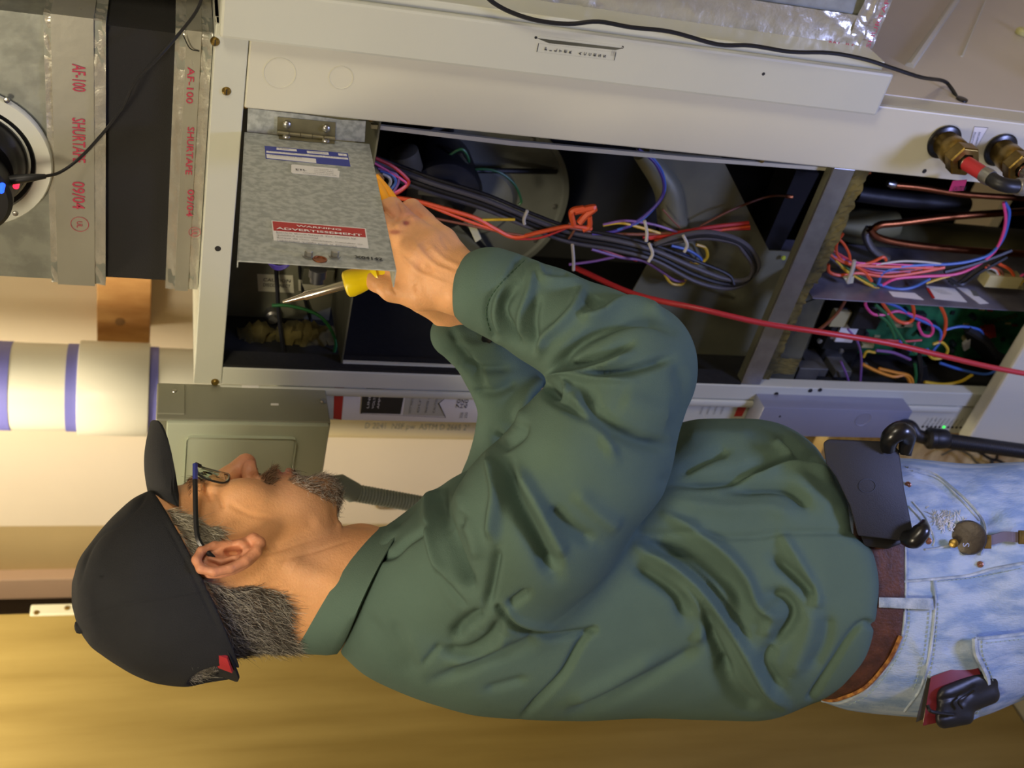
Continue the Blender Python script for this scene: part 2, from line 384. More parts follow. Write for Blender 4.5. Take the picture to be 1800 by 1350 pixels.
for u, v in ((306, 688), (568, 705)): p = PX(u, v, bx1+.001); B().lathe(p, p+A_((.003, 0, 0)), [(0, .004), (.002, .003), (.002, .0005)], 12).obj('screw', m_steel, eb, True)
for u0, v0, u1, v1 in ((425, 677, 455, 681), (476, 709, 490, 712)):
    a, b = PX(u0, v0, bx1+.001), PX(u1, v1, bx1+.001); B().box((bx1, b[1], b[2]), (bx1+.0012, a[1], a[2])).obj('paint_smear', m_label, eb)
# conduit leaving the box
cz = PY(585, 856, 1.10); co = empty('flexible_conduit', tuple(cz), 'ribbed grey conduit with coupling running down behind his beard', 'conduit')
q0, q1, q2, q3 = [PY(u, v, 1.10) for u, v in ((560, 850), (598, 852), (622, 866), (900, 915))]
q = PY(622, 866, 1.10); B().tube([q0, q1, q], [.009, .0145, .0145], 16).obj('connector', m_cond, co, True)
dq = (q3-q)/np.linalg.norm(q3-q); pf = []; t = 0
while t < .5: pf += [(t, .0115), (t+.0022, .0125), (t+.0044, .0115)]; t += .0045
B().lathe(q, q3, pf, 18).obj('ribbed_tube', m_cond, co, True)
# small conduit clip on the wall
a = PY(700, 880, YW-.004); B().tube([PY(660, 887, YW-.006), PY(668, 893, YW-.012), PY(700, 893, YW-.012), PY(712, 886, YW-.006)], .0025, 6, smooth=3).obj('wall_clip', m_brass); tag(bpy.data.objects['wall_clip'], 'thin brass clip on the cream wall below the conduit', 'clip')
# ================================================================ the duct above the cabinet
XC = -.457; XL = -.915
def band(u0, u1, v0, v1, y, nm, m, par, grow=0., back=.5, wav=0., bev=0.):
    """slab wrapped round the front and right side of the duct between two heights"""
    z1, z0 = PY(u0, 270, y)[2], PY(u1, 270, y)[2]; xa, xb = PY((u0+u1)/2, v1, y)[0], PY((u0+u1)/2, v0, y)[0]
    return B().box((xa-grow, y-grow, z0), (xb+grow, y+back, z1)).obj(nm, m, par, bevel=bev)
YD = 1.150
ZT = 1.700
duct = empty('supply_duct', (-.66, 1.4, 1.75), 'galvanised supply duct with foil taped joints and black canvas collar above the cabinet', 'duct')
XA, XB = PY(130, 492, YD)[0], PY(120, 32, YD)[0]
def zf(u): return PY(u, 270, YD)[2]
def dslab(u0, u1, g, nm, m, bev=0): return B().box((XA-g, YD-g, zf(u1)), (XB+g, YD+.42, zf(u0))).obj(nm, m, duct, bevel=bev)
B().box((XA, YD, zf(84)), (XB, YD+.42, 2.45)).obj('sheet_metal_trunk', m_galv, duct)
def crinkle(nm, m, u0, u1, g, amp, f_, seed, ncol=90, nrow=14):
    """foil wrapped round front and right side, crumpled in real relief"""
    rg = np.random.default_rng(seed); V = []; Fc = []
    path = [(XA-g, YD-g), (XB+g, YD-g), (XB+g, YD+.42)]; L1 = path[1][0]-path[0][0]; L2 = .42+g
    k1 = int(ncol*L1/(L1+L2)); S = list(np.linspace(0, L1, k1))+list(np.linspace(L1+.004, L1+L2, ncol-k1)); z1, z0 = zf(u0), (u1 if u1 < 10 else zf(u1))
    ph = rg.uniform(0, 6.28, 40); fr = rg.uniform(.3, 1, (40, 2))*f_; dirs = rg.uniform(0, 6.28, 40)
    for s in S:
        for j in range(nrow+1):
            z = z0+(z1-z0)*j/nrow; h = 0
            for i in range(14):
                q = (math.cos(dirs[i])*s+math.sin(dirs[i])*z)*fr[i, 0]+ph[i]; h += (1-abs(math.sin(q))*2)/14
            h = h*amp*(.3+ (1.6 if (s < .03 or abs(s-L1) < .05) else .25))
            if s <= L1: V.append((path[0][0]+s, YD-g-max(h, -g*.8), z))
            else: V.append((XB+g+max(h, -g*.8), YD-g+(s-L1), z))
    n = nrow+1
    for i in range(len(S)-1):
        for j in range(nrow): Fc.append((i*n+j, (i+1)*n+j, (i+1)*n+j+1, i*n+j+1))
    o = mkobj(nm, V, Fc, m, duct, True); return o
crinkle('foil_tape', m_foil, 84, 186, .0035, .005, 420, 1)
dslab(96, 166, .0042, 'flat_foil_tape', m_foilf)
dslab(84, 186, .0015, 'duct_end', m_galv)
dslab(185, 302, -.004, 'canvas_collar', m_canvas)
crinkle('foil_tape', m_foil, 300, ZT+.001, .0035, .005, 420, 2)
dslab(318, 343, .0042, 'flat_foil_tape', m_foilf)
B().box((XA-.001, YD-.001, ZT+.0005), (XB+.001, YD+.42, zf(300))).obj('duct_end', m_galv, duct)
def tprint(s_, u, v0, v1, h, yy):
    a = PY(u, v0, yy); b = PY(u, v1, yy)
    # reading direction runs to world left with the letters standing on their heads
    return text(s_, a, (-1, 0, 0), (0, 0, -1), h, m_print, duct, width=abs(a[0]-b[0]), push=.0005, bold=.012)
for s_, v0, v1 in (('AF-100', 112, 160), ('SHURTAPE', 206, 284), ('09/04', 318, 366)): tprint(s_, 127, v0, v1, .0125, YD-.0046)
for s_, v0, v1 in (('AF-100', 118, 182), ('SHURTAPE', 222, 306), ('09/04', 332, 380)): tprint(s_, 330, v0, v1, .0068, YD-.0046)
def ringp(c, r, m, par, nm, w=.0006, nn=28):
    b = B()
    for i in range(nn):
        t0, t1 = 6.2832*i/nn, 6.2832*(i+1)/nn; P = [c+A_((math.cos(t)*rr, -.0003, math.sin(t)*rr)) for rr, t in ((r, t0), (r, t1), (r-w, t1), (r-w, t0))]; b.add(P, [(0, 1, 2, 3)])
    return b.obj(nm, m, par)
for u, v, r in ((140, 394, .0095), (342, 408, .0065)):
    c_ = PY(u, v, YD-.0048); ringp(c_, r, m_print, duct, 'ring_mark'); text('UL', c_+A_((.004, 0, .003)), (-1, 0, 0), (0, 0, -1), .006, m_print, duct, width=.008, push=.0005)
# printed tape on the side face
# round device in a white ring on the duct
dv = empty('round_duct_sensor', tuple(PY(-25, 275, YD-.02)), 'round black device with red light in a white ring on the duct', 'sensor')
cc_ = PY(-50, 276, YD-.002); Rr = .079
B().lathe(cc_, cc_+A_((0, -1, 0)), [(0, Rr*.80), (.0, Rr), (.005, Rr), (.007, Rr*.98), (.007, Rr*.80), (.004, Rr*.79)], 56).obj('ring', mat('white_plastic_ring', 'cdd0c6', .45), dv, True)
B().lathe(cc_, cc_+A_((0, -1, 0)), [(.001, Rr*.80), (.006, Rr*.78), (.003, Rr*.70), (.02, Rr*.66), (.03, Rr*.55), (.03, .001)], 48).obj('black_body', m_blackg, dv, True)
c2 = PY(-55, 338, 1.09); B().lathe(c2, c2+A_((0, -1, 0)), [(-.03, .036), (0, .042), (.010, .042), (.014, .038), (.015, .001)], 40).obj('black_puck', m_blackp, dv, True)
m_ledr = mat('red_indicator', 'ff2038', .3, emit=3.5); m_ledb = mat('blue_indicator', '2050ff', .3, emit=2.5); m_ledg = mat('green_indicator', '30ff50', .3, emit=1.5)
for u, v, m_, r in ((28, 328, m_ledr, .0030), (2, 336, m_ledb, .0028)): p = PY(u, v, 1.115 if m_ is m_ledr else 1.062); B().lathe(p, p-A_((0, .002, 0)), [(-.012, r), (0, r), (.001, r*.8), (.0012, .0003)], 14).obj('indicator', m_, dv, True)
for u, v in ((12, 176), (27, 375)): p = PY(u, v, YD-.009); B().lathe(p, p-A_((0, .003, 0)), [(0, .0032), (.0015, .0028), (.002, .001)], 14).obj('ring_screw', m_steel, dv, True)
# its lead, running up over the duct and on along the cabinet edge to the grommet
def wire(name, pts, r, m, par=None, n=7, k=5): return B().tube(pts, r, n, smooth=k).obj(name, m, par, True)
ld = empty('sensor_lead', tuple(PY(80, 310, 1.1)), 'thin black lead with plug running from the round sensor up the duct', 'cable')
B().tube([PY(8, 318, 1.10), PY(30, 315, 1.10), PY(58, 312, 1.10), PY(80, 310, 1.105)], [.005, .005, .004, .0025], 10).obj('plug', m_blackp, ld, True)
wire('cord', [PY(78, 310, 1.105), PY(105, 303, 1.12), PY(140, 278, 1.135), PY(180, 235, 1.135), PY(215, 190, 1.13), PY(238, 143, 1.12), PY(275, 105, 1.12), PY(310, 65, 1.13), PY(345, 20, 1.135), PY(360, -20, 1.14)], .0017, m_blackp, ld)
wire('cord', [PY(322, 62, 1.14), PY(334, 85, 1.142), PY(350, 90, 1.145)], .0006, m_blackp, ld)
# ================================================================ the cabinet
cab = empty('heat_pump_cabinet', (-.69, 1.4, .3), 'tall white metal air-handler cabinet standing open, front cover off, wiring exposed', 'cabinet')
ZT = 1.700; ZO = 1.667; ZB = .25; XO0, XO1 = -.889, -.543; ZS = .957
YB = YF+.56
B().box((XL, YF, ZO), (XC, YF+.02, ZT)).obj('top_rail', m_white, cab, bevel=.0012)
B().box((XL, YF, ZB), (XO0, YF+.02, ZO-.0004)).obj('left_post', m_white, cab, bevel=.0015)
B().box((XO1, YF-.001, ZB), (XC, YF+.004, ZO-.0006)).obj('right_front_panel', m_cream, cab, bevel=.0018)
B().box((XL, YF+.02, ZB), (XL+.004, YB, ZT)).obj('left_side_panel', m_insul, cab)
B().box((XL, YB, ZB), (XC, YB+.004, ZT)).obj('back_panel', m_insul, cab)
B().box((XL, YF+.02, ZT-.004), (XC, YB, ZT)).obj('top_panel', m_white, cab)
B().box((XC-.004, YF+.004, ZB), (XC, YB, ZT)).obj('right_side_panel', m_cream, cab)
B().box((XC-.012, YF+.02, ZB+.01), (XC-.004, YB-.004, ZT-.004)).obj('insulation_lining', m_insul, cab)
# flange strips inside the opening
def strip(pts, y, m, nm, th=.004):
    P = [PY(u, v, y) for u, v in pts]; return B().prism(P, (0, th, 0)).obj(nm, m, cab)
strip([(652, 219), (900, 248), (1200, 275), (1475, 296), (1476, 302), (1200, 282), (900, 256), (652, 226)], YF+.018, m_cream, 'door_flange')
strip([(1475, 290), (1800, 318), (1800, 322), (1620, 305), (1540, 297), (1475, 300)], YF+.006, m_cream, 'door_flange')
strip([(603, 636), (830, 645), (830, 650), (603, 641)], YF+.012, m_white, 'door_flange')
B().box((XO1, YF+.004, ZB), (XO1+.003, YF+.03, ZO)).obj('panel_return', m_insul, cab)
B().box((XO0-.001, YF+.002, ZS), (XO0+.004, YF+.03, ZO)).obj('panel_return', m_insul, cab)
# screws
for u, v, y in ((378, 73, YF), (398, 160, YF), (378, 672, YF-.001), (432, 184, YF+.004), (652, 207, YF+.004), (383, 437, YF)):
    p = PY(u, v, y)
    if v == 437: B().lathe(p+A_((0, .001, 0)), p-A_((0, 1, 0)), [(0, .0035), (.0013, .0035), (.0013, .0003)], 12).obj('screw_hole', m_ink, cab); continue
    B().lathe(p+A_((0, .001, 0)), p-A_((0, 1, 0)), [(0, .0048), (.002, .0046), (.0036, .003), (.0037, .0003)], 16).obj('screw', m_brass, cab, True)
    B().box(tuple(p-A_((.0032, .0031, .0006))), tuple(p+A_((.0032, -.0026, .0006)))).obj('screw_slot', m_ink, cab) if v < 170 else None
for u, v in ((1625, 301), (1365, 693), (1425, 687), (1442, 686), (1340, 283), (1062, 250)): p = PY(u, v, YF-.0012 if u != 1340 and u != 1062 else YF+.017); B().lathe(p+A_((0, .001, 0)), p-A_((0, 1, 0)), [(0, .0032), (.0012, .003), (.0012, .0003)], 12).obj('screw_hole', m_brass if u in (1340, 1062) else m_ink, cab)
# knock-outs pressed into the front panel
for u, v, r in ((492, 128, .0165), (600, 136, .0128)):
    c_ = PY(u, v, YF-.001); B().lathe(c_, c_-A_((0, 1, 0)), [(0, r), (.0006, r), (.0006, r-.0006), (.0001, r-.001), (.0001, .0004)], 40).obj('knock_out', m_cream, cab, True)
# filter rack and its access door on the right edge
fr_ = empty('filter_rack', (-.44, 1.2, .95), 'white filter access door strip along the cabinet right edge', 'filter rack')
yd_ = YF-.014
ztp = PY(388, 20, yd_)[2]; zbt = PY(1565, 150, yd_)[2]; xa_ = PY(800, 86, yd_)[0]; xb_ = PY(800, 22, yd_)[0]
P = [PY(385, 40, yd_)]
xl, xr = -.4655, PY(800, 28, yd_)[0]
B().box((xl, yd_, zbt), (xr, yd_+.0105, ztp)).obj('access_door', m_white, fr_, bevel=.0035)
B().box((xl+.008, yd_+.013, zbt+.01), (xr+.008, YF+.36, ztp)).obj('rack_frame', m_white, fr_, bevel=.001)
# pressed finger pull with its label
pu = [PY(u, v, yd_-.0002) for u, v in ((943, 67), (1095, 85), (1082, 88), (965, 76))]
B().prism(pu, (0, .004, 0)).obj('finger_pull', m_grime, fr_); B().prism([PY(u, v, yd_-.0006) for u, v in ((946, 66), (1096, 84), (1090, 80), (950, 63))], (0, .003, 0)).obj('pull_lip', m_white, fr_)
lb = [PY(u, v, yd_-.0004) for u, v in ((946, 76), (1083, 92), (1080, 106), (943, 91))]
def outline(P, w, m, par, nm, y_off=-.0003):
    b = B(); n = len(P); c = sum(P)/n
    for i in range(n):
        p, q = P[i], P[(i+1) % n]; pi, qi = p+(c-p)/np.linalg.norm(c-p)*w*1.4, q+(c-q)/np.linalg.norm(c-q)*w*1.4; b.add([p+A_((0, y_off, 0)), q+A_((0, y_off, 0)), qi+A_((0, y_off, 0)), pi+A_((0, y_off, 0))], [(0, 1, 2, 3)])
    return b.obj(nm, m, par)
outline(lb, .0005, m_ink, fr_, 'label_border')
for i, ch in enumerate('FILTER ACCESS'):
    if ch == ' ': continue
    u = 958+8.6*i; v = 86+1.05*i; p = PY(u, v, yd_-.0007); text(ch, p-A_((.0018, 0, .0022)), (1, 0, 0), (0, 0, 1), .0027, m_ink, fr_, push=.0002, bold=.02, width=.0008 if ch == 'I' else .0034)
for i in range(3): text('AIR FLOW SIDE', PY(1075+i*3, 98+i*.3, yd_-.0007), (1, 0, 0), (0, 0, 1), .0012, m_grey_ink, fr_, width=.006, push=.0002)
for u, v, r in ((1342, 130, .002), (942, 66, .0016), (1094, 83, .0016)): p = PY(u, v, yd_); B().lathe(p+A_((0, .001, 0)), p-A_((0, 1, 0)), [(0, r), (.0012, r), (.0012, .0003)], 10).obj('rivet_hole', m_ink, fr_)
# return duct with foil tape, standing out to the right of the rack
rd = empty('return_duct', (-.3, 1.3, 1.0), 'galvanised return duct edged with crumpled foil tape right of the filter rack', 'duct')
XE = xr+.006; YR = YF+.045
zr1, zr0 = ztp+.05, PX(1530, 40, XE+.10)[2]
zr0 = PY(1528, 90, YR)[2]
B().box((XE, YR+.004, zr0), (XE+.5, YF+.40, 2.0)).obj('sheet_metal_trunk', m_galv, rd)
rg = np.random.default_rng(9)
def crumple(nm, x0, x1, z0, z1, y, amp, fq, m, nx=26, nz=150, seed=3):
    rg = np.random.default_rng(seed); ph = rg.uniform(0, 6.28, 20); fr = rg.uniform(.4, 1, 20)*fq; dr_ = rg.uniform(0, 3.14, 20); V = []
    for i in range(nx+1):
        for j in range(nz+1):
            x = x0+(x1-x0)*i/nx; z = z0+(z1-z0)*j/nz; h = sum((1-2*abs(math.sin((math.cos(dr_[k])*x+math.sin(dr_[k])*z)*fr[k]+ph[k]))) for k in range(12))/12
            loc = .12+1.2*math.exp(-((z-zr0)/.06)**2)+.9*math.exp(-((z-PY(1010, 20, y)[2])/.03)**2)
            V.append((x, y-.003-max(h*amp*loc, -.0028), z))
    n = nz+1; return mkobj(nm, V, [(i*n+j, (i+1)*n+j, (i+1)*n+j+1, i*n+j+1) for i in range(nx) for j in range(nz)], m, rd, True)
crumple('foil_tape', XE, XE+.036, zr0, 1.72, YR, .0055, 240, m_foil)
crumple('foil_tape', XE, XE+.4, zr0-.001, zr0+.035, YR-.001, .006, 260, m_foil, 90, 20, 5)
def rprint(s_, u0, u1, v, h):   # letters stand on their heads, reading upwards
    a, b = PY(u1, v, YR-.006), PY(u0, v-(u1-u0)*.07, YR-.006); text(s_, a, (0, 0, 1), (-1, 0, 0), h, m_print, rd, width=np.linalg.norm(b-a), push=.0008, bold=.01)
for s_, u0, u1, v in (('SHURTAPE', 668, 762, 8), ('AF-100', 808, 876, 24), ('SHURTAPE', 948, 1060, 40), ('09/04', 1222, 1275, 74), ('SHURTAPE', 1308, 1390, 84), ('AF-100', 1455, 1500, 90)): rprint(s_, u0, u1, v-13, .0085)
for i, (s_, u) in enumerate((('AF-100', 1524), )):
    a, b = PY(1534, 75, YR-.007), PY(1520, 5, YR-.007); text('SHURTAPE AF-100', PY(1528, 84, YR-.008), (1, 0, 0), (0, 0, 1), .006, m_print, rd, width=.11, push=.001)
tri = [PY(u, v, YR+.02) for u, v in ((1540, 2), (1562, 22), (1538, 18))]; B().prism(tri, (0, .003, 0)).obj('tin_corner', m_grime, rd)
# side of the cabinet below the rack: post, clear-coated panel with strips for bright reflections
sp = [PX(u, v, XC) for u, v in ((1500, 140), (1800, 168))]
B().box((XC-.001, YF+.035, ZB), (XC+.0012, YB, zbt-.002)).obj('side_cover', mat('plain_side_cover', 'cdc5b4', .3, var=.06, vs=5, bump=.15, bs=5), cab, bevel=.0005)
# pale raised strips on it, standing in for bright reflection streaks
for u0, v0, u1, v1, w in ((1598, 118, 1680, 0, .0062), (1690, 100, 1732, 0, .002)):
    a, b = PX(u0, v0, XC+.001), PX(u1, v1, XC+.001); B().tube([a, b], w, 8).obj('reflection_streak', m_cream, cab, True)
gp = PX(1690, 176, XC+.0013); B().lathe(gp, gp+A_((1, 0, 0)), [(0, .0075), (.0025, .0075), (.0032, .005), (.0032, .0003)], 22).obj('grommet', m_blackg, cab, True)
w2 = [PY(850, -12, 1.10), PY(868, 5, 1.10), PY(900, 22, 1.10), PY(945, 36, 1.098), PY(1000, 42, 1.098), PY(1052, 38, 1.098), PY(1110, 48, 1.098), PY(1180, 56, 1.098), PY(1262, 78, 1.098), PY(1320, 80, 1.098), PY(1390, 91, 1.098), PY(1460, 93, 1.098), PY(1520, 104, 1.10), PY(1570, 120, 1.105), PY(1620, 136, 1.12)]
w2 += [PX(1658, 142, XC+.012), PX(1672, 155, XC+.006), PX(1682, 172, XC)]
o = wire('thermostat_lead', w2, .0024, m_blackp); tag(o, 'black cable lying along the return duct and into the cabinet side grommet', 'cable')
pl_ = PX(1795, 60, XC+.002); B().lathe(pl_, pl_+A_((1, 0, 0)), [(0, .010), (.006, .010), (.009, .007), (.009, .0003)], 18).obj('plug', mat('pale_yellow_plug', 'c8c682', .5), cab, True)
# the galvanised lid swung straight out from the control compartment
Ph = PY(430, 232, YF-.002); zt_ = Ph[2]; hl = zt_-PY(650, 250, YF-.002)[2]
def _u2(d):
    p = W(417, 458, d)-A_((0, 0, hl)); c = R.T@(p-CAM0); return 900+F*c[0]/c[2]
dl_, dh_ = .6, 1.3
for _ in range(40):
    dm_ = (dl_+dh_)/2
    if _u2(dm_) > 697: dl_ = dm_
    else: dh_ = dm_
E1 = W(417, 458, dm_); print('lid', Ph, E1, hl)
lid = empty('control_box_lid', tuple(Ph), 'hinged galvanised lid with warning labels swung straight out of the cabinet', 'lid')
ez = A_((0, 0, -1.)); eo = (E1-Ph); Ll = np.linalg.norm(eo); eo /= Ll; en = np.cross(ez, eo); en /= np.linalg.norm(en)
if en.dot(CAM0-Ph) < 0: en = -en
def LP(s, t, k=0.): return Ph+eo*(s*Ll)+ez*(t*hl)+en*k       # s out from the hinge, t downwards
B().prism([LP(0, 0), LP(0, 1), LP(1, 1), LP(1, 0)], -en*.0012).obj('lid_sheet', m_galvd, lid, bevel=.0004)
B().prism([LP(.8, 1), LP(1, 1), LP(1, 1, -.016), LP(.8, 1, -.016)], -ez*.001).obj('lid_flange', m_galvd, lid)
B().prism([LP(.0, 0, 0), LP(1, 0, 0), LP(1, 0, -.006), LP(0, 0, -.006)], ez*.001).obj('lid_flange', m_galvd, lid)
def lq(u, v, k=.0004):   # where a pixel meets the lid
    r = ray(u, v); return CAM0+r*((Ph-CAM0).dot(en)/r.dot(en))+en*k
def lpoly(pts, m, nm, k=.0004, th=.0003): return B().prism([lq(u, v, k) for u, v in pts], -en*th).obj(nm, m, lid)
def ltext(s_, u0, v0, u1, v1, h, m, k=.0012, bold=.0, al='LEFT'):
    a, b = lq(u0, v0), lq(u1, v1); ex = b-a; ex /= np.linalg.norm(ex); ey = np.cross(en, ex); return text(s_, a, ex, ey, h, m, lid, width=np.linalg.norm(b-a), push=k, bold=bold)
lpoly([(477, 388), (643, 402), (648, 437), (481, 423)], m_label, 'warning_label'); lpoly([(479, 390), (641, 403.5), (643, 418), (481, 406)], m_redl, 'red_band', .0007)
ltext('WARNING', 521, 401, 600, 408, .0036, m_lwhite, bold=.02); ltext('ADVERTISSEMENT', 486, 405.5, 637, 418, .0045, m_lwhite, bold=.02)
for i, s_ in enumerate(('Electric shock hazard. For service by', 'qualified personnel.', 'Risque de choc electrique. Consulter un', 'reparateur qualifie pour le depannage')):
    f0 = 485+.5*i; v0 = 411.5+i*4.6; wd_ = (140, 75, 150, 140)[i]; ltext(s_, f0, v0, f0+wd_, v0+wd_*.082, .0022, m_grey_ink, bold=.01)
lpoly([(465, 257), (611, 270), (616, 293), (467, 279)], m_bluel, 'rating_label')
for q in ([(486, 260.5), (521, 263.5), (522, 267), (486, 264)], [(539, 266), (577, 269), (578, 273), (540, 270)], [(594, 270.5), (609, 272), (610, 275.5), (595, 274)], [(468, 266), (611, 278.5), (612, 281.5), (468, 269)], [(468, 272), (555, 280), (556, 287.5), (469, 278.5)]): lpoly(q, m_label, 'label_field', .0007)
ltext('Y4006', 489, 263.7, 508, 265.4, .0018, m_ink); ltext('THE3457679', 543, 269.6, 574, 272.3, .0018, m_ink); ltext('2', 601, 275, 604, 275.3, .0018, m_ink)
ltext('MINIMUM CFM 400', 474, 275.7, 530, 280.7, .0019, m_ink); ltext('MCA 9 FUSE CIRC PWR 1 PH 60 HZ', 472, 268.6, 606, 280.8, .0014, m_grey_ink)
lpoly([(512, 290.5), (514, 289.6), (594, 297), (593, 300), (597, 301.5), (596, 312.5), (514, 305), (512, 303)], m_label, 'maker_label'); ltext('ETL', 519, 301, 538, 302.6, .0034, m_ink, bold=.02)
for i in range(4): ltext(('CONFORMS TO', 'UL STD 1995', 'CERTIFIED TO STD', 'CAN/CSA C22.2 NO. 236')[i], 552-(i == 3)*20, 299.3+i*2.9-(i == 3)*1.5, 586+(i == 3)*5, 302.3+i*3.0, .0013, m_ink, bold=.01)
ltext('X04142', 624, 456.5, 674, 461, .0052, m_ink, bold=.045)
m_scratch = m_galvd
for u, v in ((542, 452), (588, 452)):
    p = lq(u, v); B().lathe(p, p+en, [(0, .0052), (.001, .0052), (.001, .0036), (.005, .0036), (.0055, .003), (.0055, .0003)], 6).obj('hex_screw', m_steel, lid)
p = lq(562, 457); B().lathe(p, p+en, [(0, .0062), (.0008, .0062), (.0008, .0048), (.0002, .0045), (.0002, .0003)], 26).obj('receptacle_hole', m_copper, lid, True)
p = lq(560, 466, -.004); B().lathe(p, p-en, [(0, .0075), (.007, .0075), (.007, .006), (.012, .006), (.012, .0005)], 14).obj('panel_connector', m_blackp, lid, True)
# hinge
hy = YF-.0035
hinge = B().prism([PY(u, v, YF-.001) for u, v in ((488, 206), (590, 216), (589, 241), (487, 231))], (0, .0012, 0)).obj('hinge', m_brass, lid)
mh = mat('zinc_chromate_steel', '9a9474', .4, metal=.7, var=.2, vs=50); hinge.data.materials[0] = mh
a, b = PY(487, 233, YF-.003), PY(589, 244, YF-.003)
for i in range(5): B().tube([a+(b-a)*(i/5+.004), a+(b-a)*((i+1)/5-.004)], .0026 if i % 2 == 0 else .0023, 12).obj('knuckle', mh, hinge, True)
lpoly([(490, 238), (588, 247), (588, 254), (490, 245)], mh, 'hinge_leaf', .0008)
for u, v in ((504, 219), (573, 226)): p = PY(u, v, YF-.002); B().lathe(p, p-A_((0, 1, 0)), [(0, .0042), (.0015, .0042), (.0028, .0028), (.003, .0003)], 18).obj('hinge_rivet', m_steel, hinge, True)
for u, v in ((503, 242), (572, 249)): p = lq(u, v); B().lathe(p, p+en, [(0, .0045), (.0015, .004), (.0025, .0025), (.0027, .0003)], 16).obj('hinge_screw', m_steel, lid, True)
B().prism([PY(u, v, YF+.001) for u, v in ((436, 190), (540, 202), (600, 211), (643, 213), (641, 250), (600, 247), (434, 232))], (0, .0015, 0)).obj('fixed_flange', m_galvd, lid, bevel=.0003)
# lower front cover, still fitted
zc = PY(1712, 755, YF-.03)[2]; B().box((-.965, YF-.03, .02), (-.40, YF-.006, zc)).obj('lower_cover', m_cream, cab, bevel=.004)
# side module: a narrow white housing along the left of the cabinet
xm0 = -.973
mo = empty('side_module', (xm0, YF+.1, .5), 'narrow white housing with labels and indicator row left of the opening', 'housing')
B().box((xm0, YF+.003, PY(1700, 758, YF)[2]), (XL-.001, YF+.22, ZT-.10)).obj('housing_shell', m_white, mo, bevel=.003)
B().box((XL-.012, YF-.004, PY(1690, 710, YF)[2]), (XL-.001, YF+.004, ZT-.03)).obj('housing_rib', m_white, mo, True, .0035)
def fq(pts, m, nm, k=.0002, th=.0002, par=None): return B().prism([PY(u, v, YF+.003-k) for u, v in pts], (0, th, 0)).obj(nm, m, par or mo)
fq([(588, 675), (605, 677), (600, 738), (586, 736)], m_redl, 'red_label'); fq([(606, 680), (862, 690), (858, 743), (601, 738)], m_label, 'white_label', .0001)
fq([(638, 686), (645, 682), (712, 686), (704, 728), (634, 726)], m_ink, 'black_label', .0004)
fq([(714, 688), (792, 690), (770, 708), (783, 732), (709, 729)], mat('grey_label', 'b7b7a8', .5), 'arrow_label', .0004)
outline([PY(u, v, YF+.0022) for u, v in ((638, 683), (796, 688), (772, 709), (784, 734), (634, 727))], .0009, m_ink, mo, 'arrow_border')
def ftext(s_, u, v, ln, h, m=None, par=None, d=(-1, 0, 0), up=(0, 0, 1)): return text(s_, PY(u, v, YF+.0022), (1, 0, 0), (0, 0, 1), h, m or m_grey_ink, par or mo, width=ln, push=.0003)
for i in range(4): ftext(('HOT WATER', 'OUT', 'WATER IN', 'CAUTION')[i], 722+14*i, 726, .03, .003)
for i, s_ in enumerate(('70', 'HZ', '60')): ftext(s_, 806+7*i, 718, .016, .0045, m_ink)
for i, s_ in enumerate(('208', '230')): ftext(s_, 812+8*i, 735, .010, .0035, m_grey_ink)
for i in range(3): ftext(('LINE', 'VOLTS', 'AMPS')[i], 648+9*i, 718, .022, .003, m_label)
# lower part of the module: red label, lettering, indicators
fq([(1300, 708), (1316, 709), (1304, 732), (1290, 732)], m_redl, 'red_label')
for i in range(4): ftext(('INDOOR', 'SERVICE', 'POWER', 'CHECK')[i], 1232+12*i, 728, .014, .0025)
bx = [PY(u, v, YF-.004) for u, v in ((1340, 712), (1576, 724), (1600, 768), (1356, 765))]
m_bluebox = mat('blue_grey_steel', '8f93a8', .38, metal=.3, var=.04, vs=8)
y0 = YF-.03
gb_ = empty('low_voltage_box', tuple(PY(1470, 745, y0)), 'blue-grey steel box low on the cabinet left, beside the phone holster', 'electrical box')
za, zb = PY(1330, 745, y0)[2], PY(1590, 750, y0)[2]; xa2, xb2 = PY(1590, 771, y0)[0], PY(1560, 722, y0)[0]
B().box((xa2, y0, zb), (xb2, YF+.002, za)).obj('box_cover', m_bluebox, gb_, True, .0015)
c_ = PY(1517, 737, y0); B().lathe(c_, c_-A_((0, 1, 0)), [(0, .0125), (.0006, .0125), (.0006, .0119), (.0001, .0115), (.0001, .0004)], 36).obj('knock_out', m_bluebox, gb_, True)
for u, v in ((1371, 732), ): p = PY(u, v, y0); B().lathe(p+A_((0, .001, 0)), p-A_((0, 1, 0)), [(0, .0018), (.0012, .0018), (.0012, .0003)], 10).obj('screw_hole', m_ink, gb_)
for i in range(10):
    p = PY(1622+7.4*i, 749.5+.2*i, YF+.003); m_ = m_ledg if i == 5 else m_blackp
    B().lathe(p, p-A_((0, 1, 0)), [(0, .0022), (.0008, .0022), (.0010, .0003)], 10).obj('indicator', m_, mo)
    if i < 9: text(('FAULT', 'HP', 'LP', 'FREEZE', 'DRAIN', 'STATUS', 'OVER V', 'SMPL', 'ON')[i], p+A_((.003, -.0004, -.001)), A_((1, 0, -.15)), (0.15, 0, 1), .003, m_grey_ink, mo, width=.014, push=.0002)
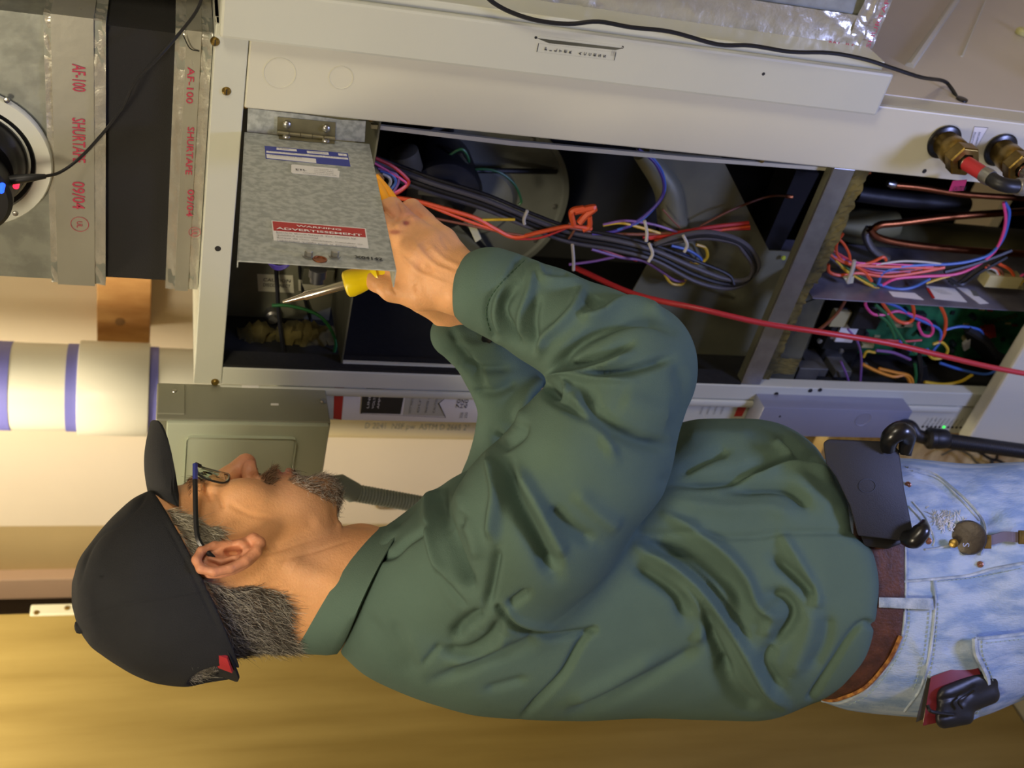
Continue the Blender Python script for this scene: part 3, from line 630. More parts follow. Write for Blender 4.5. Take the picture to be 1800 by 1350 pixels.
# black conduit elbow from the box, running down
el = empty('conduit_elbow', tuple(PY(1640, 765, YF-.02)), 'black flexible conduit with threaded elbow leaving the blue-grey box', 'conduit')
E = [PY(1580, 745, YF-.028), PY(1600, 750, YF-.04), PY(1612, 765, YF-.05), PY(1640, 772, YF-.06)]
B().tube(E, [.009, .010, .010, .010], 16, smooth=6).obj('elbow', m_blackp, el, True)
e0, e1 = PY(1628, 770, YF-.06), PY(1668, 772, YF-.065); 
B().lathe(e0, e1, [(0, .012), (.004, .016), (.010, .016), (.011, .0145), (.016, .0155), (.03, .0145), (.034, .012)], 20).obj('coupling_nut', m_blackp, el, True)
e2 = PY(1850, 800, YF-.08); pf = []; t = .03
while t < .27: pf += [(t, .0105), (t+.0018, .0115), (t+.0036, .0105)]; t += .0037
B().lathe(e0, e2, pf, 16).obj('ribbed_tube', m_blackp, el, True)
# folded brown paper and plywood scrap seen between the man's front and the cabinet
m_ply = mat('ply_offcut', 'f0dca0', .7, color2='b8935a', vs=8, stretch=(1, 1, 4)); 
a = B().box((-1.30, 1.30, .0), (-.99, 1.33, .62)).obj('plywood_offcut', m_ply, bevel=.002); tag(a, 'pale plywood offcut leaning behind the black conduit, by his waist', 'board')
for k_, pts in enumerate(([(1655, 800, ), (1680, 790), (1705, 800), (1720, 815)], [(1700, 775), (1715, 790), (1740, 806), (1760, 812)], [(1738, 775), (1752, 788), (1752, 806), (1745, 815)])):
    o = wire('floor_cable', [PY(u, v, 1.27) for u, v in pts]+[PY(pts[-1][0]+60, pts[-1][1]+30, 1.27)], .0018+.0012*(k_ > 0), m_blackp if k_ else m_grime); tag(o, ('thin grey wire', 'thick black cable', 'short black cable bend')[k_]+' in front of the plywood offcut by his waist', 'cable')
# ================================================================ inside the cabinet
m_motor = mat('black_motor_enamel', '19191b', .5, bump=.2, bs=100)
m_disc = mat('dusty_blower_steel', '8c9089', .5, metal=.35, var=.25, vs=14, bump=.1, bs=60)
m_cap = mat('dusty_capacitor', '5f5b4c', .6, var=.3, vs=40)
m_tank = mat('oxidised_tank', '8a865c', .6, metal=.2, color2='4c4a2c', vs=10, stretch=(1, 1, .3), bump=.2, bs=60)
m_pcb = mat('green_circuit_board', '2f7a4c', .4, color2='1f5c3a', vs=60)
m_plate = mat('scuffed_plate', '9a98a4', .35, metal=.5, color2='6e6c7a', vs=14, bump=.15, bs=60)
m_olive = mat('olive_grey_sheet', '84846c', .5, metal=.3, color2='68695a', vs=7, bump=.1, bs=40)
m_tie = mat('nylon_tie', 'b9b9a0', .5); m_zinc = mat('zinc_bracket', 'a3a29c', .35, metal=.8, var=.2, vs=40)
def wm(n, c): return mat(n+'_wire_sleeve', c, .42, spec=.4)
WC = {'orange': wm('orange', 'd9572a'), 'red': wm('red', 'b8322e'), 'purple': wm('purple', '4b3d92'), 'blue': wm('blue', '4066b8'), 'yellow': wm('yellow', 'c9a82c'), 'green': wm('green', '2c6a3a'), 'black': wm('black', '1b1b1d'),
      'grey': wm('grey', '4b4a50'), 'pink': wm('pink', 'd84a86'), 'brown': wm('brown', '7a4a34'), 'white': wm('white', 'bdb9b0'), 'violet': wm('violet', '7a5590'), 'amber': wm('amber', 'd08a2c')}
def P_(u, v, y): return PY(u, v, YF+y)
def wr(c, pts, r=.0014, y=.08, par=None, n=6):
    P = [P_(q[0], q[1], q[2] if len(q) > 2 else y) for q in pts]; return B().tube(P, r, n, smooth=5).obj('wire', WC[c], par or cab, True)
# compartments
B().box((XO0+.001, YF+.012, P_(612, 560, .012)[2]-.002), (XO1-.001, YF+.14, P_(612, 560, .012)[2])).obj('compartment_floor', m_grime, cab)
B().box((XL+.004, YF+.14, P_(612, 560, .012)[2]), (XC-.012, YF+.143, ZT-.004)).obj('compartment_back', m_olive, cab)
zc0 = P_(560, 560, .2)[2]
for pts, nm in (([(452, 482), (515, 484), (517, 515), (454, 512)], 'white_sticker'), ([(524, 492), (572, 495), (572, 514), (525, 511)], 'white_sticker')):
    B().prism([P_(u, v, .138) for u, v in pts], (0, .001, 0)).obj(nm, mat('dim_sticker', 'c9c7ae', .6), cab)
for i, s_ in enumerate(('CAUTION', 'DISCONNECT')): text(s_, P_(462, 494+9*i, .1370), (0, 0, -1), (1, 0, 0), .005, m_ink, cab, width=.035, push=.0003)
# fibre lump
def lump(name, pts, rs, m, par, y, amp=.004, seed=1, n=16, rings=26):
    C_ = cr([P_(u, v, y) for u, v in pts], 8); rg = np.random.default_rng(seed); b = B(); rr = np.interp(np.linspace(0, 1, len(C_)), np.linspace(0, 1, len(rs)), rs)
    b.tube(C_, list(rr), n); V = A_(b.V); V += rg.normal(0, amp, V.shape)*.5; b.V = [tuple(x) for x in V]; return b.obj(name, m, par, True)
lump('fibre_insulation', [(425, 600), (455, 592), (480, 606), (505, 590), (540, 592), (598, 600)], [.016, .02, .013, .018, .02, .015], m_fibre, cab, .10)
wr('black', [(484, 440, .12), (487, 500, .12), (492, 570, .09), (503, 645, .05)], .0032); wr('black', [(525, 440, .14), (530, 500, .14), (548, 570, .13)], .0026)
wr('green', [(478, 537), (505, 537), (545, 547), (572, 565), (590, 600), (584, 630)], .0022, .07)
for i in range(4): wr('purple', [(464+3*i, 440), (468+2*i, 458+i*2), (488, 468+i*2), (510-i, 462+i*1.5), (519-i, 445)], .0011, .03+.004*i)
B().box(tuple(P_(560, 488, .12)-A_((.012, 0, .02))), tuple(P_(560, 488, .12)+A_((.012, .03, .02)))).obj('relay', m_grime, cab, bevel=.001)
pz = P_(478, 548, .14); B().lathe(pz, pz-A_((0, 1, 0)), [(0, .009), (.012, .009), (.014, .006), (.02, .006), (.02, .0005)], 12).obj('terminal_screw', m_zinc, cab, True)
# blower: round side plate of the housing, motor, capacitor
bl = B(); cdk = P_(838, 350, .27); bl.lathe(cdk, cdk-A_((0, 1, 0)), [(0, .135), (.006, .135), (.006, .128), (.002, .125), (.002, .06), (.012, .05), (.012, .001)], 64); blo = bl.obj('blower_side_plate', m_disc, cab, True)
for k in range(12):
    a = 2*math.pi*k/12; p = cdk+A_((math.cos(a)*.118, -.003, math.sin(a)*.118)); B().lathe(p, p-A_((0, 1, 0)), [(0, .0038), (.002, .0036), (.003, .0005)], 10).obj('rivet', m_zinc, blo, True)
pm = P_(775, 335, .20); B().lathe(pm+A_((0, .06, 0)), pm-A_((0, .05, 0)), [(0, .055), (.07, .055), (.078, .05), (.082, .03), (.09, .028), (.11, .008)], 36).obj('blower_motor', m_motor, cab, True)
B().lathe(P_(708, 262, .17), P_(722, 310, .17), [(0, .012), (.004, .019), (.03, .019), (.036, .015), (.05, .015), (.05, .001)], 20).obj('capacitor', m_cap, cab, True)
B().prism([P_(u, v, .13) for u, v in ((736, 330), (781, 336), (780, 348), (735, 342))], (0, .004, 0)).obj('motor_plate', mat('dull_plate', '5a5a58', .5, metal=.4), cab)
for k in range(4):
    a = 1.57*k+.5; p0 = pm+A_((math.cos(a)*.05, .02, math.sin(a)*.05)); p1 = cdk+A_((math.cos(a)*.12, -.004, math.sin(a)*.12)); B().tube([p0, p1], .004, 8).obj('motor_arm', m_motor, cab, True)
wr('green', [(790, 272), (812, 262), (824, 280), (822, 298), (850, 297), (880, 304), (905, 325), (916, 352), (912, 360)], .0018, .2)
B().lathe(P_(803, 278, .21), P_(815, 296, .19), [(0, .009), (.02, .009), (.02, .0005)], 12).obj('cable_clamp', m_zinc, cab, True)
# the housing scroll behind, and the sheet below it
B().prism([P_(u, v, .34) for u, v in ((655, 220), (960, 250), (1110, 262), (1165, 330), (1150, 420), (1080, 560), (660, 640))], (0, .003, 0)).obj('blower_housing', mat('dark_housing_steel', '3c3d3b', .6, metal=.3, var=.3, vs=8), cab)
B().prism([P_(u, v, .10) for u, v in ((1118, 262), (1268, 276), (1352, 441), (1480, 446), (1400, 664), (1290, 668), (1075, 660), (1085, 560), (1130, 480), (1170, 410), (1160, 330))], (0, .002, 0)).obj('blower_deck', m_olive, cab)
B().tube([P_(u, v, .102) for u, v in ((1128, 268), (1172, 330), (1185, 400), (1230, 480), (1290, 520))], [.012, .018, .02, .016, .004], 16, smooth=5).obj('pressed_bulge', m_olive, cab, True)
p = P_(1377, 453, .095); B().lathe(p, p-A_((0, 1, 0)), [(0, .0035), (.002, .003), (.002, .0003)], 10).obj('pilot_rivet', mat('lime_paint_dot', 'b9c83c', .5), cab)
B().prism([P_(u, v, .12) for u, v in ((1400, 300), (1440, 305), (1372, 440), (1340, 440))], (0, .05, 0)).obj('foam_gasket', mat('dark_foam', '161516', .95), cab)
wr('brown', [(1230, 398, .08), (1280, 372, .08), (1335, 350, .09), (1362, 344, .09), (1384, 345, .1)], .0016)
p = P_(1382, 345, .1); B().tube([p, P_(1392, 346, .1)], .003, 8).obj('sensor_bulb', m_copper, cab, True)
# wire bundles
for i, (du, dv, c, r) in enumerate(((0, 0, 'grey', .0034), (0, 9, 'black', .0034), (0, 17, 'grey', .003), (4, -8, 'black', .0026))):
    wr(c, [(640+du, 278+dv, .12), (700+du, 300+dv, .12), (760+du, 322+dv, .11), (850+du, 350+dv, .10), (930+du, 383+dv, .09), (1000+du, 408+dv, .08), (1080+du, 422+dv, .07), (1150+du, 440+dv, .065), (1220+du, 470+dv*1.4, .06), (1275+du, 490+dv, .055)]+
       ([(1310, 492+dv*.3, .05), (1333-dv*.6, 470, .048), (1322-dv, 440, .05), (1290, 418+dv*.5, .052), (1240, 408+dv*.6, .055), (1190, 416+dv*.5, .06), (1150, 430, .065)] if i < 3 else [(1290, 500, .05)]), r, n=8)
for c, pts, r in (('orange', [(672, 345), (730, 353), (800, 372), (840, 385), (870, 402), (905, 417), (950, 408), (1000, 398), (1040, 402)], .0028), ('orange', [(745, 358), (800, 380), (850, 398), (880, 407)], .002),
                  ('brown', [(760, 383), (820, 395), (880, 408), (930, 415)], .0016), ('yellow', [(840, 387), (875, 386), (905, 386)], .0018), ('red', [(660, 278), (690, 292), (712, 310), (718, 322), (700, 338), (676, 346)], .0022),
                  ('pink', [(655, 285), (685, 302), (706, 315), (714, 325), (690, 340), (660, 350)], .0016), ('white', [(672, 305), (684, 312), (686, 322), (676, 336)], .002), ('blue', [(668, 300), (690, 308), (695, 322), (680, 340)], .0018), ('violet', [(664, 296), (696, 306), (700, 322), (686, 344)], .0016),
                  ('orange', [(1010, 372), (1045, 365), (1030, 378), (1018, 392)], .0045), ('orange', [(1036, 380), (1036, 398), (1024, 405)], .0035), ('orange', [(1008, 395), (1005, 372), (1026, 366)], .004),
                  ('purple', [(1122, 262), (1150, 285), (1166, 318), (1164, 345), (1142, 372), (1110, 395), (1075, 408), (1040, 412)], .0022), ('blue', [(1140, 268), (1163, 300), (1168, 335), (1150, 365), (1120, 392), (1085, 404)], .0018),
                  ('red', [(1140, 420), (1200, 408), (1260, 398), (1316, 392)], .0028), ('orange', [(1150, 422), (1210, 414), (1270, 404), (1318, 398)], .0022), ('red', [(1130, 418), (1180, 412), (1250, 405), (1318, 402)], .002),
                  ('yellow', [(1112, 396), (1140, 404), (1160, 410)], .002), ('yellow', [(1060, 396), (1090, 392), (1120, 398)], .0018), ('violet', [(1060, 395), (1100, 388), (1150, 395), (1190, 408)], .0018), ('brown', [(1000, 400), (1060, 410), (1120, 412), (1180, 410)], .0022),
                  ('yellow', [(1224, 430), (1240, 436), (1243, 452), (1230, 463), (1214, 460)], .0022), ('blue', [(1180, 432), (1210, 440), (1232, 455), (1228, 465)], .002), ('blue', [(1170, 440), (1205, 450), (1220, 460)], .0024),
                  ('violet', [(1040, 438), (1090, 452), (1130, 458), (1160, 475), (1185, 492), (1204, 494)], .0022), ('yellow', [(1168, 482), (1180, 498), (1198, 500), (1206, 490)], .0019), ('violet', [(1000, 465), (1040, 460), (1080, 452)], .0018),
                  ('red', [(1040, 432), (1090, 450), (1120, 458)], .0015), ('brown', [(1165, 368), (1180, 385), (1195, 400)], .0012), ('red', [(1010, 395), (950, 418), (905, 420)], .0016), ('brown', [(1000, 392), (1010, 402), (1000, 420)], .0016)):
    wr(c, pts, r, .075)
for pts in ([(927, 370), (921, 385), (922, 394)], [(1141, 428), (1147, 446), (1140, 460)], [(1201, 414), (1208, 430), (1203, 443)], [(1133, 388), (1137, 408), (1136, 424)], [(1006, 430), (1008, 455), (1008, 475)]): wr('white', pts, .0022, .052)
B().prism([P_(u, v, .09) for u, v in ((823, 398), (836, 395), (847, 420), (836, 427))], (0, .008, 0)).obj('wire_connector', m_tie, cab, bevel=.001)
# shelf between the two compartments: metal edge, fibre lining below
B().box((XO0+.001, YF+.002, .927), (XO1-.001, YF+.006, ZS)).obj('shelf_edge', m_zinc, cab, bevel=.0006)
B().box((XO0+.001, YF+.006, ZS-.003), (XO1-.001, YF+.018, ZS)).obj('shelf', m_olive, cab)
def fibre_slab(name, lo, hi, seed):
    rg = np.random.default_rng(seed); nx, nz = 40, 5; V = []
    for i in range(nx+1):
        for j in range(nz+1):
            V.append((lo[0]+(hi[0]-lo[0])*i/nx, lo[1]-rg.uniform(0, .003), hi[2]+(lo[2]-hi[2])*j/nz+(rg.uniform(-.002, .002) if 0 < j else 0)))
    k = len(V); V += [(x, hi[1], z) for x, y, z in V]; n = nz+1; Fc = []
    for i in range(nx):
        for j in range(nz): a = i*n+j; Fc += [(a, a+n, a+n+1, a+1)]
        a = i*n; Fc += [(a, a+k, a+n+k, a+n), (a+nz, a+n+nz, a+n+nz+k, a+nz+k)]
    return mkobj(name, V, Fc, m_fibre, cab)
xs_ = P_(1440, 500, .01)[0]
fibre_slab('fibre_lining', (xs_, YF+.012, .900), (XO1-.001, YF+.05, .927), 3); fibre_slab('fibre_lining', (XO0+.001, YF+.016, .905), (xs_, YF+.06, .927), 4)
B().box((XO0+.001, YF+.06, ZB), (XO1-.001, YF+.44, ZB+.01)).obj('base_pan', m_grime, cab)
# refrigerant vessel, copper lines
p0, p1 = P_(1478, 430, .22), P_(1478, 430, .22); p1 = p0+A_((0, 0, -.6))
B().lathe(p0, p1, [(0, .006), (.004, .025), (.014, .040), (.03, .048), (.6, .048)], 36).obj('heat_exchanger', m_tank, cab, True)
q0 = P_(1470, 395, .20); B().tube([q0, q0+A_((.0, 0, -.04)), q0+A_((.01, 0, -.10))], [.02, .028, .02], 16, smooth=4).obj('vessel_neck', m_tank, cab, True)
def cop(pts, r, y, m=None): return B().tube([P_(u, v, y) for u, v in pts], r, 12, smooth=5).obj('copper_line', m or m_copper, cab, True)
cop([(1530, 410), (1545, 396), (1580, 392), (1680, 380), (1830, 370)], .0055, .13); cop([(1528, 402), (1545, 418), (1600, 430), (1700, 440), (1830, 448)], .0055, .125)
cop([(1528, 400), (1522, 415), (1535, 440), (1560, 455)], .006, .13, m_zinc); cop([(1570, 325), (1620, 330), (1700, 342), (1830, 350)], .0045, .10); cop([(1495, 320), (1515, 308), (1530, 302)], .003, .06)
B().lathe(P_(1560, 322, .10), P_(1570, 324, .10), [(0, .004), (.01, .006), (.014, .004)], 12).obj('flare_cap', m_steel, cab, True)
cop([(1505, 340), (1540, 345), (1600, 352), (1700, 360)], .012, .18, m_motor)
# contour plate carrying the wiring
xp_ = P_(1600, 533, .02)[0]; B().box((xp_-.0015, YF+.018, .3), (xp_, YF+.17, .893)).obj('control_plate', m_plate, cab, bevel=.0004)
def pf(pts, m, nm, k=.0004): return B().prism([PX(u, v, xp_+k) for u, v in pts], (-.0003, 0, 0)).obj(nm, m, cab)
pf([(1562, 512), (1608, 515), (1624, 527), (1570, 521)], m_label, 'plate_label'); pf([(1628, 502), (1678, 507), (1700, 531), (1642, 525)], m_label, 'plate_label'); pf([(1682, 505), (1700, 507), (1738, 533), (1722, 534)], m_label, 'plate_label')
pf([(1628, 506), (1633, 506), (1644, 524), (1639, 524)], m_redl, 'red_stripe', .0008)
B().prism([PX(u, v, xp_+.0008) for u, v in ((1706, 510), (1716, 511), (1722, 521), (1712, 520))], (-.0002, 0, 0)).obj('bar_code', m_grey_ink, cab)
for i in range(6): text('Field wiring connections', PX(1638+i*5, 509+i*2.4, xp_+.0009), PX(1680, 512, xp_)-PX(1638, 509, xp_), (0, 1, .2), .002, m_grey_ink, cab, width=.02, push=.0001) if i < 4 else None
# circuit board with its components
yb = .085; xb0, xb1 = XO0+.004, xp_-.004; zb1 = P_(1500, 600, yb)[2]
board = B().box((xb0, YF+yb, .45), (xb1, YF+yb+.0016, zb1)).obj('circuit_board', m_pcb, cab)
rg = np.random.default_rng(21)
m_relay = mat('black_relay', '1a1b1a', .5); m_conn = mat('cream_connector', 'b8ae7a', .6); m_comp = mat('red_component', '8a2a22', .5); m_silk = mat('silkscreen', '9ab09c', .6); m_capb = mat('small_capacitor', '24303e', .4)
for i in range(70):
    u, v = rg.uniform(1515, 1785), rg.uniform(540, 688); p = P_(u, v, yb)
    if not (xb0+.01 < p[0] < xb1-.008): continue
    k = rg.integers(0, 6)
    if k == 0: B().box(tuple(p-A_((.007, .012, .009))), tuple(p+A_((.007, 0, .009)))).obj('relay', m_relay, board, bevel=.0008)
    elif k == 1: B().lathe(p, p-A_((0, 1, 0)), [(0, .004), (.011, .004), (.012, .003), (.012, .0003)], 12).obj('capacitor', m_capb, board, True)
    elif k == 2: B().box(tuple(p-A_((.003, .008, .010))), tuple(p+A_((.003, 0, .010)))).obj('pin_connector', m_conn, board)
    elif k == 3: B().box(tuple(p-A_((.003, .003, .003))), tuple(p+A_((.003, 0, .003)))).obj('chip', m_relay, board)
    elif k == 4: B().box(tuple(p-A_((.0015, .002, .005))), tuple(p+A_((.0015, 0, .005)))).obj('resistor', m_comp if i % 2 else m_conn, board)
    else: B().box(tuple(p-A_((.004, .0004, .0008))), tuple(p+A_((.004, 0, .0008)))).obj('printed_mark', m_silk, board)
for pts, m_, nm, th in (([(1722, 572), (1745, 568), (1748, 588), (1724, 592)], m_comp, 'red_terminal', .015), ([(1690, 602), (1703, 592), (1702, 608), (1692, 614)], m_label, 'white_terminal', .012), ([(1690, 572), (1716, 585), (1760, 640), (1735, 640), (1700, 600)], m_relay, 'ribbon_cable', .01),
                        ([(1604, 635), (1622, 632), (1626, 678), (1606, 680)], m_relay, 'cable_bunch', .03)): B().prism([P_(u, v, yb-.012) for u, v in pts], (0, -th*.5, 0)).obj(nm, m_, board, bevel=.001)
for i in range(12): p = P_(1783-(i*5), 552+i*1.2, yb-.002) ; B().tube([p, p-A_((0, .008, 0))], .0008, 5).obj('header_pin', m_brass, board)
# contactor and transformer to the upper left of the board
def blk(u, v, y, sx, sy, sz, m, nm, par=cab, bev=.0015): p = P_(u, v, y); return B().box((p[0]-sx/2, p[1], p[2]-sz/2), (p[0]+sx/2, p[1]+sy, p[2]+sz/2)).obj(nm, m, par, bevel=bev)
ct = blk(1492, 580, .07, .075, .06, .06, m_relay, 'contactor'); blk(1478, 562, .064, .028, .010, .028, m_conn, 'terminal_block', ct); blk(1490, 585, .066, .035, .004, .030, m_label, 'contactor_label', ct, .0004); blk(1527, 560, .055, .04, .06, .045, m_motor, 'relay_block', ct)
tr = blk(1470, 636, .08, .05, .05, .06, m_relay, 'transformer'); blk(1438, 655, .05, .014, .05, .03, m_zinc, 'bracket', tr, .0006); blk(1482, 658, .045, .012, .04, .028, m_zinc, 'bracket', tr, .0006); blk(1418, 662, .04, .030, .02, .035, m_zinc, 'bracket', tr, .0006)
for u, v in ((1462, 590), (1478, 616), (1520, 640), (1440, 598)): p = P_(u, v, .06); B().lathe(p, p-A_((0, 1, 0)), [(0, .004), (.004, .004), (.005, .002)], 8).obj('terminal_screw', m_steel, ct if v < 600 else tr, True)
B().prism([P_(u, v, .03) for u, v in ((1395, 540), (1452, 520), (1436, 560), (1392, 672), (1345, 668))], (0, .003, 0)).obj('divider_plate', m_grime, cab)
fibre_slab('fibre_lining', (XO0+.002, YF+.03, .86), (XO0+.03, YF+.06, .90), 7)
for c, pts, r in (('orange', [(1460, 413), (1480, 425), (1492, 445), (1494, 458)], .002), ('orange', [(1482, 410), (1470, 430), (1474, 452), (1500, 465), (1530, 462), (1552, 452), (1558, 458)], .0022), ('orange', [(1450, 440), (1470, 455), (1500, 466), (1540, 468), (1600, 470), (1655, 472)], .0022),
                  ('orange', [(1456, 465), (1458, 478), (1478, 484), (1510, 480), (1560, 486), (1620, 478), (1660, 470)], .0024), ('orange', [(1500, 465), (1520, 478), (1532, 494)], .0026), ('red', [(1450, 432), (1490, 455), (1530, 478), (1580, 478), (1640, 468)], .0018),
                  ('pink', [(1456, 435), (1500, 460), (1560, 464), (1640, 468)], .0014), ('white', [(1540, 465), (1590, 459), (1640, 462), (1662, 466)], .0016), ('black', [(1505, 468), (1560, 472), (1620, 474)], .0016), ('yellow', [(1468, 457), (1490, 478), (1520, 496), (1545, 508)], .0022),
                  ('grey', [(1455, 450), (1480, 470), (1510, 492), (1542, 505)], .0018), ('green', [(1460, 455), (1490, 472), (1515, 488), (1540, 502)], .0014), ('violet', [(1450, 445), (1500, 462), (1540, 475), (1600, 478)], .0014),
                  ('blue', [(1766, 355), (1774, 372), (1770, 400), (1760, 425), (1740, 447), (1710, 458), (1672, 464), (1620, 466), (1580, 470), (1552, 480), (1543, 500)], .0022), ('pink', [(1764, 356), (1768, 385), (1762, 415), (1748, 442), (1720, 465), (1680, 482), (1620, 486), (1575, 490), (1550, 502)], .0022),
                  ('blue', [(1545, 500), (1575, 508), (1605, 505), (1635, 490)], .0022), ('yellow', [(1628, 498), (1652, 490), (1670, 485)], .0018), ('black', [(1660, 478), (1700, 468), (1740, 455), (1778, 440)], .003), ('black', [(1665, 488), (1690, 500), (1720, 480), (1770, 452)], .0028), ('black', [(1668, 494), (1680, 500), (1712, 474)], .002),
                  ('white', [(1728, 475), (1748, 472), (1756, 490)], .0016), ('orange', [(1732, 470), (1752, 474), (1760, 495)], .0016), ('brown', [(1736, 466), (1760, 476), (1764, 495)], .0016), ('orange', [(1755, 463), (1776, 475), (1786, 495)], .0024), ('white', [(1740, 470), (1754, 480), (1758, 496)], .0014), ('pink', [(1800, 482), (1785, 492)], .002), ('yellow', [(1800, 492), (1792, 502)], .002)):
    wr(c, pts, r, .055)
for c, pts, r in (('pink', [(1522, 527), (1522, 538), (1535, 552), (1555, 553), (1575, 547), (1600, 552), (1630, 563), (1640, 578), (1635, 590), (1622, 588), (1614, 572), (1616, 565)], .0022), ('orange', [(1548, 528), (1560, 545), (1575, 562), (1592, 568), (1604, 562), (1606, 545), (1602, 530)], .0026),
                  ('blue', [(1552, 530), (1580, 540), (1600, 555), (1630, 568), (1652, 580), (1652, 600), (1640, 618), (1650, 622)], .0022), ('green', [(1538, 535), (1560, 555), (1572, 575), (1590, 602), (1610, 622)], .0026), ('green', [(1542, 552), (1560, 566), (1570, 585), (1573, 596)], .0022), ('orange', [(1652, 535), (1662, 560), (1660, 585), (1652, 600)], .0026),
                  ('yellow', [(1640, 605), (1656, 602), (1666, 615), (1658, 628), (1640, 630), (1628, 618)], .0022), ('blue', [(1660, 580), (1690, 574), (1722, 580), (1730, 595)], .002), ('blue', [(1580, 598), (1592, 612), (1612, 618), (1632, 614)], .002), ('violet', [(1490, 578), (1507, 600), (1514, 630), (1512, 672)], .0018), ('violet', [(1478, 635), (1490, 665), (1495, 690)], .0018),
                  ('amber', [(1516, 640), (1540, 652), (1570, 662), (1592, 660), (1602, 680)], .0026), ('amber', [(1545, 648), (1575, 655), (1600, 662), (1606, 685)], .0024), ('yellow', [(1518, 628), (1524, 618), (1538, 620)], .002), ('yellow', [(1625, 672), (1660, 676), (1690, 670), (1710, 658)], .0026), ('blue', [(1652, 638), (1690, 650), (1730, 658), (1752, 652)], .0022),
                  ('violet', [(1540, 616), (1570, 620), (1600, 632)], .0024), ('black', [(1700, 578), (1735, 600), (1755, 625), (1800, 640)], .006), ('brown', [(1486, 528), (1472, 550), (1452, 570), (1432, 585)], .0024), ('red', [(1530, 600), (1560, 598), (1590, 600), (1620, 598)], .0016), ('green', [(1608, 640), (1610, 660), (1606, 685)], .0024), ('black', [(1615, 620), (1618, 650), (1612, 685)], .004)):
    wr(c, pts, r, .035)
for pts in ([(1502, 458), (1498, 475), (1490, 495)], ): wr('white', pts, .0028, .045)
B().prism([P_(u, v, .045) for u, v in ((1484, 490), (1502, 486), (1500, 498), (1490, 500))], (0, .006, 0)).obj('tie_head', m_tie, cab, bevel=.0008)
B().prism([PX(u, v, xp_+.001) for u, v in ((1738, 495), (1800, 500), (1800, 508), (1740, 502))], (-.002, 0, 0)).obj('plug_strip', m_conn, cab)
B().box(tuple(P_(1765, 497, .05)-A_((.01, 0, .03))), tuple(P_(1765, 497, .05)+A_((.01, .02, .03)))).obj('wiring_plug', m_conn, cab, bevel=.001)
# ---------------------------------------------------------------- water fittings on the front panel
m_redh = mat('red_hose', 'b52f34', .4); m_clear = mat('milky_hose', 'c6c2c8', .35, spec=.6)
def fitting(u, v, lab, s=1.):
    p = PY(u, v, YF-.001); f = empty('brass_valve', tuple(p), lab, 'pipe fitting'); d = A_((0, -1., 0))
    B().lathe(p, p+d, [(0, .0215), (.003, .0225), (.005, .020), (.005, .001)], 32).obj('rubber_ring', m_blackg, f, True)
    B().lathe(p+d*.004, p+d, [(0, .016), (.012, .016), (.014, .0175), (.03, .0178), (.032, .0165), (.036, .0165), (.036, .001)], 28).obj('valve_body', m_brass, f, True)
    B().lathe(p+d*.036, p+d, [(0, .019), (.002, .0205), (.016, .0205), (.018, .019), (.018, .011), (.010, .010), (.010, .001)], 6).obj('hex_nut', m_brass, f, bevel=.0006)
    B().lathe(p+d*.044, p+d, [(0, .008), (.013, .008), (.015, .006), (.015, .001)], 18).obj('hose_barb', m_steel, f, True)
    return p+d*.056, f
e, f1 = fitting(1658, 248, 'left brass valve with red hose end, on the white panel above the milky hose')
dn = A_((.05, -1., -.25)); dn /= np.linalg.norm(dn)
B().tube([e, e+dn*.030], .0088, 16).obj('red_collar', m_redh, f1, True)
B().lathe(e+dn*.028, e+dn*.05, [(0, .0095), (.006, .0102), (.012, .0095)], 18).obj('hose_clamp', m_zinc, f1, True)
k0 = e+dn*.038; B().tube([k0, k0+dn*.012, k0+dn*.018+A_((0, 0, -.008)), k0+dn*.018+A_((0, 0, -.024))], [.0085, .0085, .0085, .008], 14, smooth=4).obj('black_elbow', m_blackp, f1, True)
k1 = k0+dn*.018+A_((0, 0, -.022)); B().lathe(k1, k1+A_((0, 0, -1)), [(0, .009), (.002, .0105), (.010, .0105), (.012, .009)], 18).obj('hose_clamp', m_zinc, f1, True)
B().tube([k1+A_((0, 0, -.008)), k1+A_((.01, -.002, -.05)), k1+A_((.016, -.004, -.12)), k1+A_((.016, -.004, -.2))], .0085, 14, smooth=4).obj('milky_hose', m_clear, f1, True)
e, f2 = fitting(1757, 262, 'right brass valve partly cut by the edge of the picture')
B().tube([e, e+dn*.030], .0088, 16).obj('red_collar', m_redh, f2, True); B().lathe(e+dn*.0, e+dn*.05, [(0, .0085), (.004, .0105), (.010, .0105), (.012, .0085)], 18).obj('hose_clamp', m_zinc, f2, True)
tg = B().prism([PY(u, v, YF-.03) for u, v in ((1675, 318), (1700, 316), (1694, 335), (1668, 336))], (0, .0006, 0)).obj('pink_tag', mat('magenta_tag', 'b02c5a', .5), f1); text('CAUTION', PY(1673, 335, YF-.0308), PY(1696, 334, 1.1)-PY(1673, 335, 1.1), (1, 0, 0), .006, m_ink, f1, width=.018)
lb = [PY(u, v, YF-.0016) for u, v in ((1713, 222), (1737, 224), (1711, 268), (1702, 262))]
B().prism(lb, (0, .0004, 0)).obj('panel_label', m_label, cab); outline(lb, .0005, m_ink, cab, 'label_border', -.0004)
for i, s_ in enumerate(('ELECTRICAL SUPPLY', 'ENTRANCE')): text(s_, PY(1716+8*i, 232, YF-.0022), (-1, 0, -.2), (0, 0, 1), .0025, m_ink, cab, width=.02, push=-.0002)
# red hose crossing in front of the opening
o = wire('red_hose', [PY(u, v, y) for u, v, y in ((1010, 470, 1.25), (1115, 517, 1.16), (1230, 543, 1.10), (1340, 568, 1.075), (1450, 585, 1.06), (1560, 603, 1.055), (1650, 624, 1.05), (1740, 645, 1.05), (1830, 662, 1.045))], .0039, m_redh, None, 12); tag(o, 'long red hose crossing in front of the open lower compartment', 'hose')
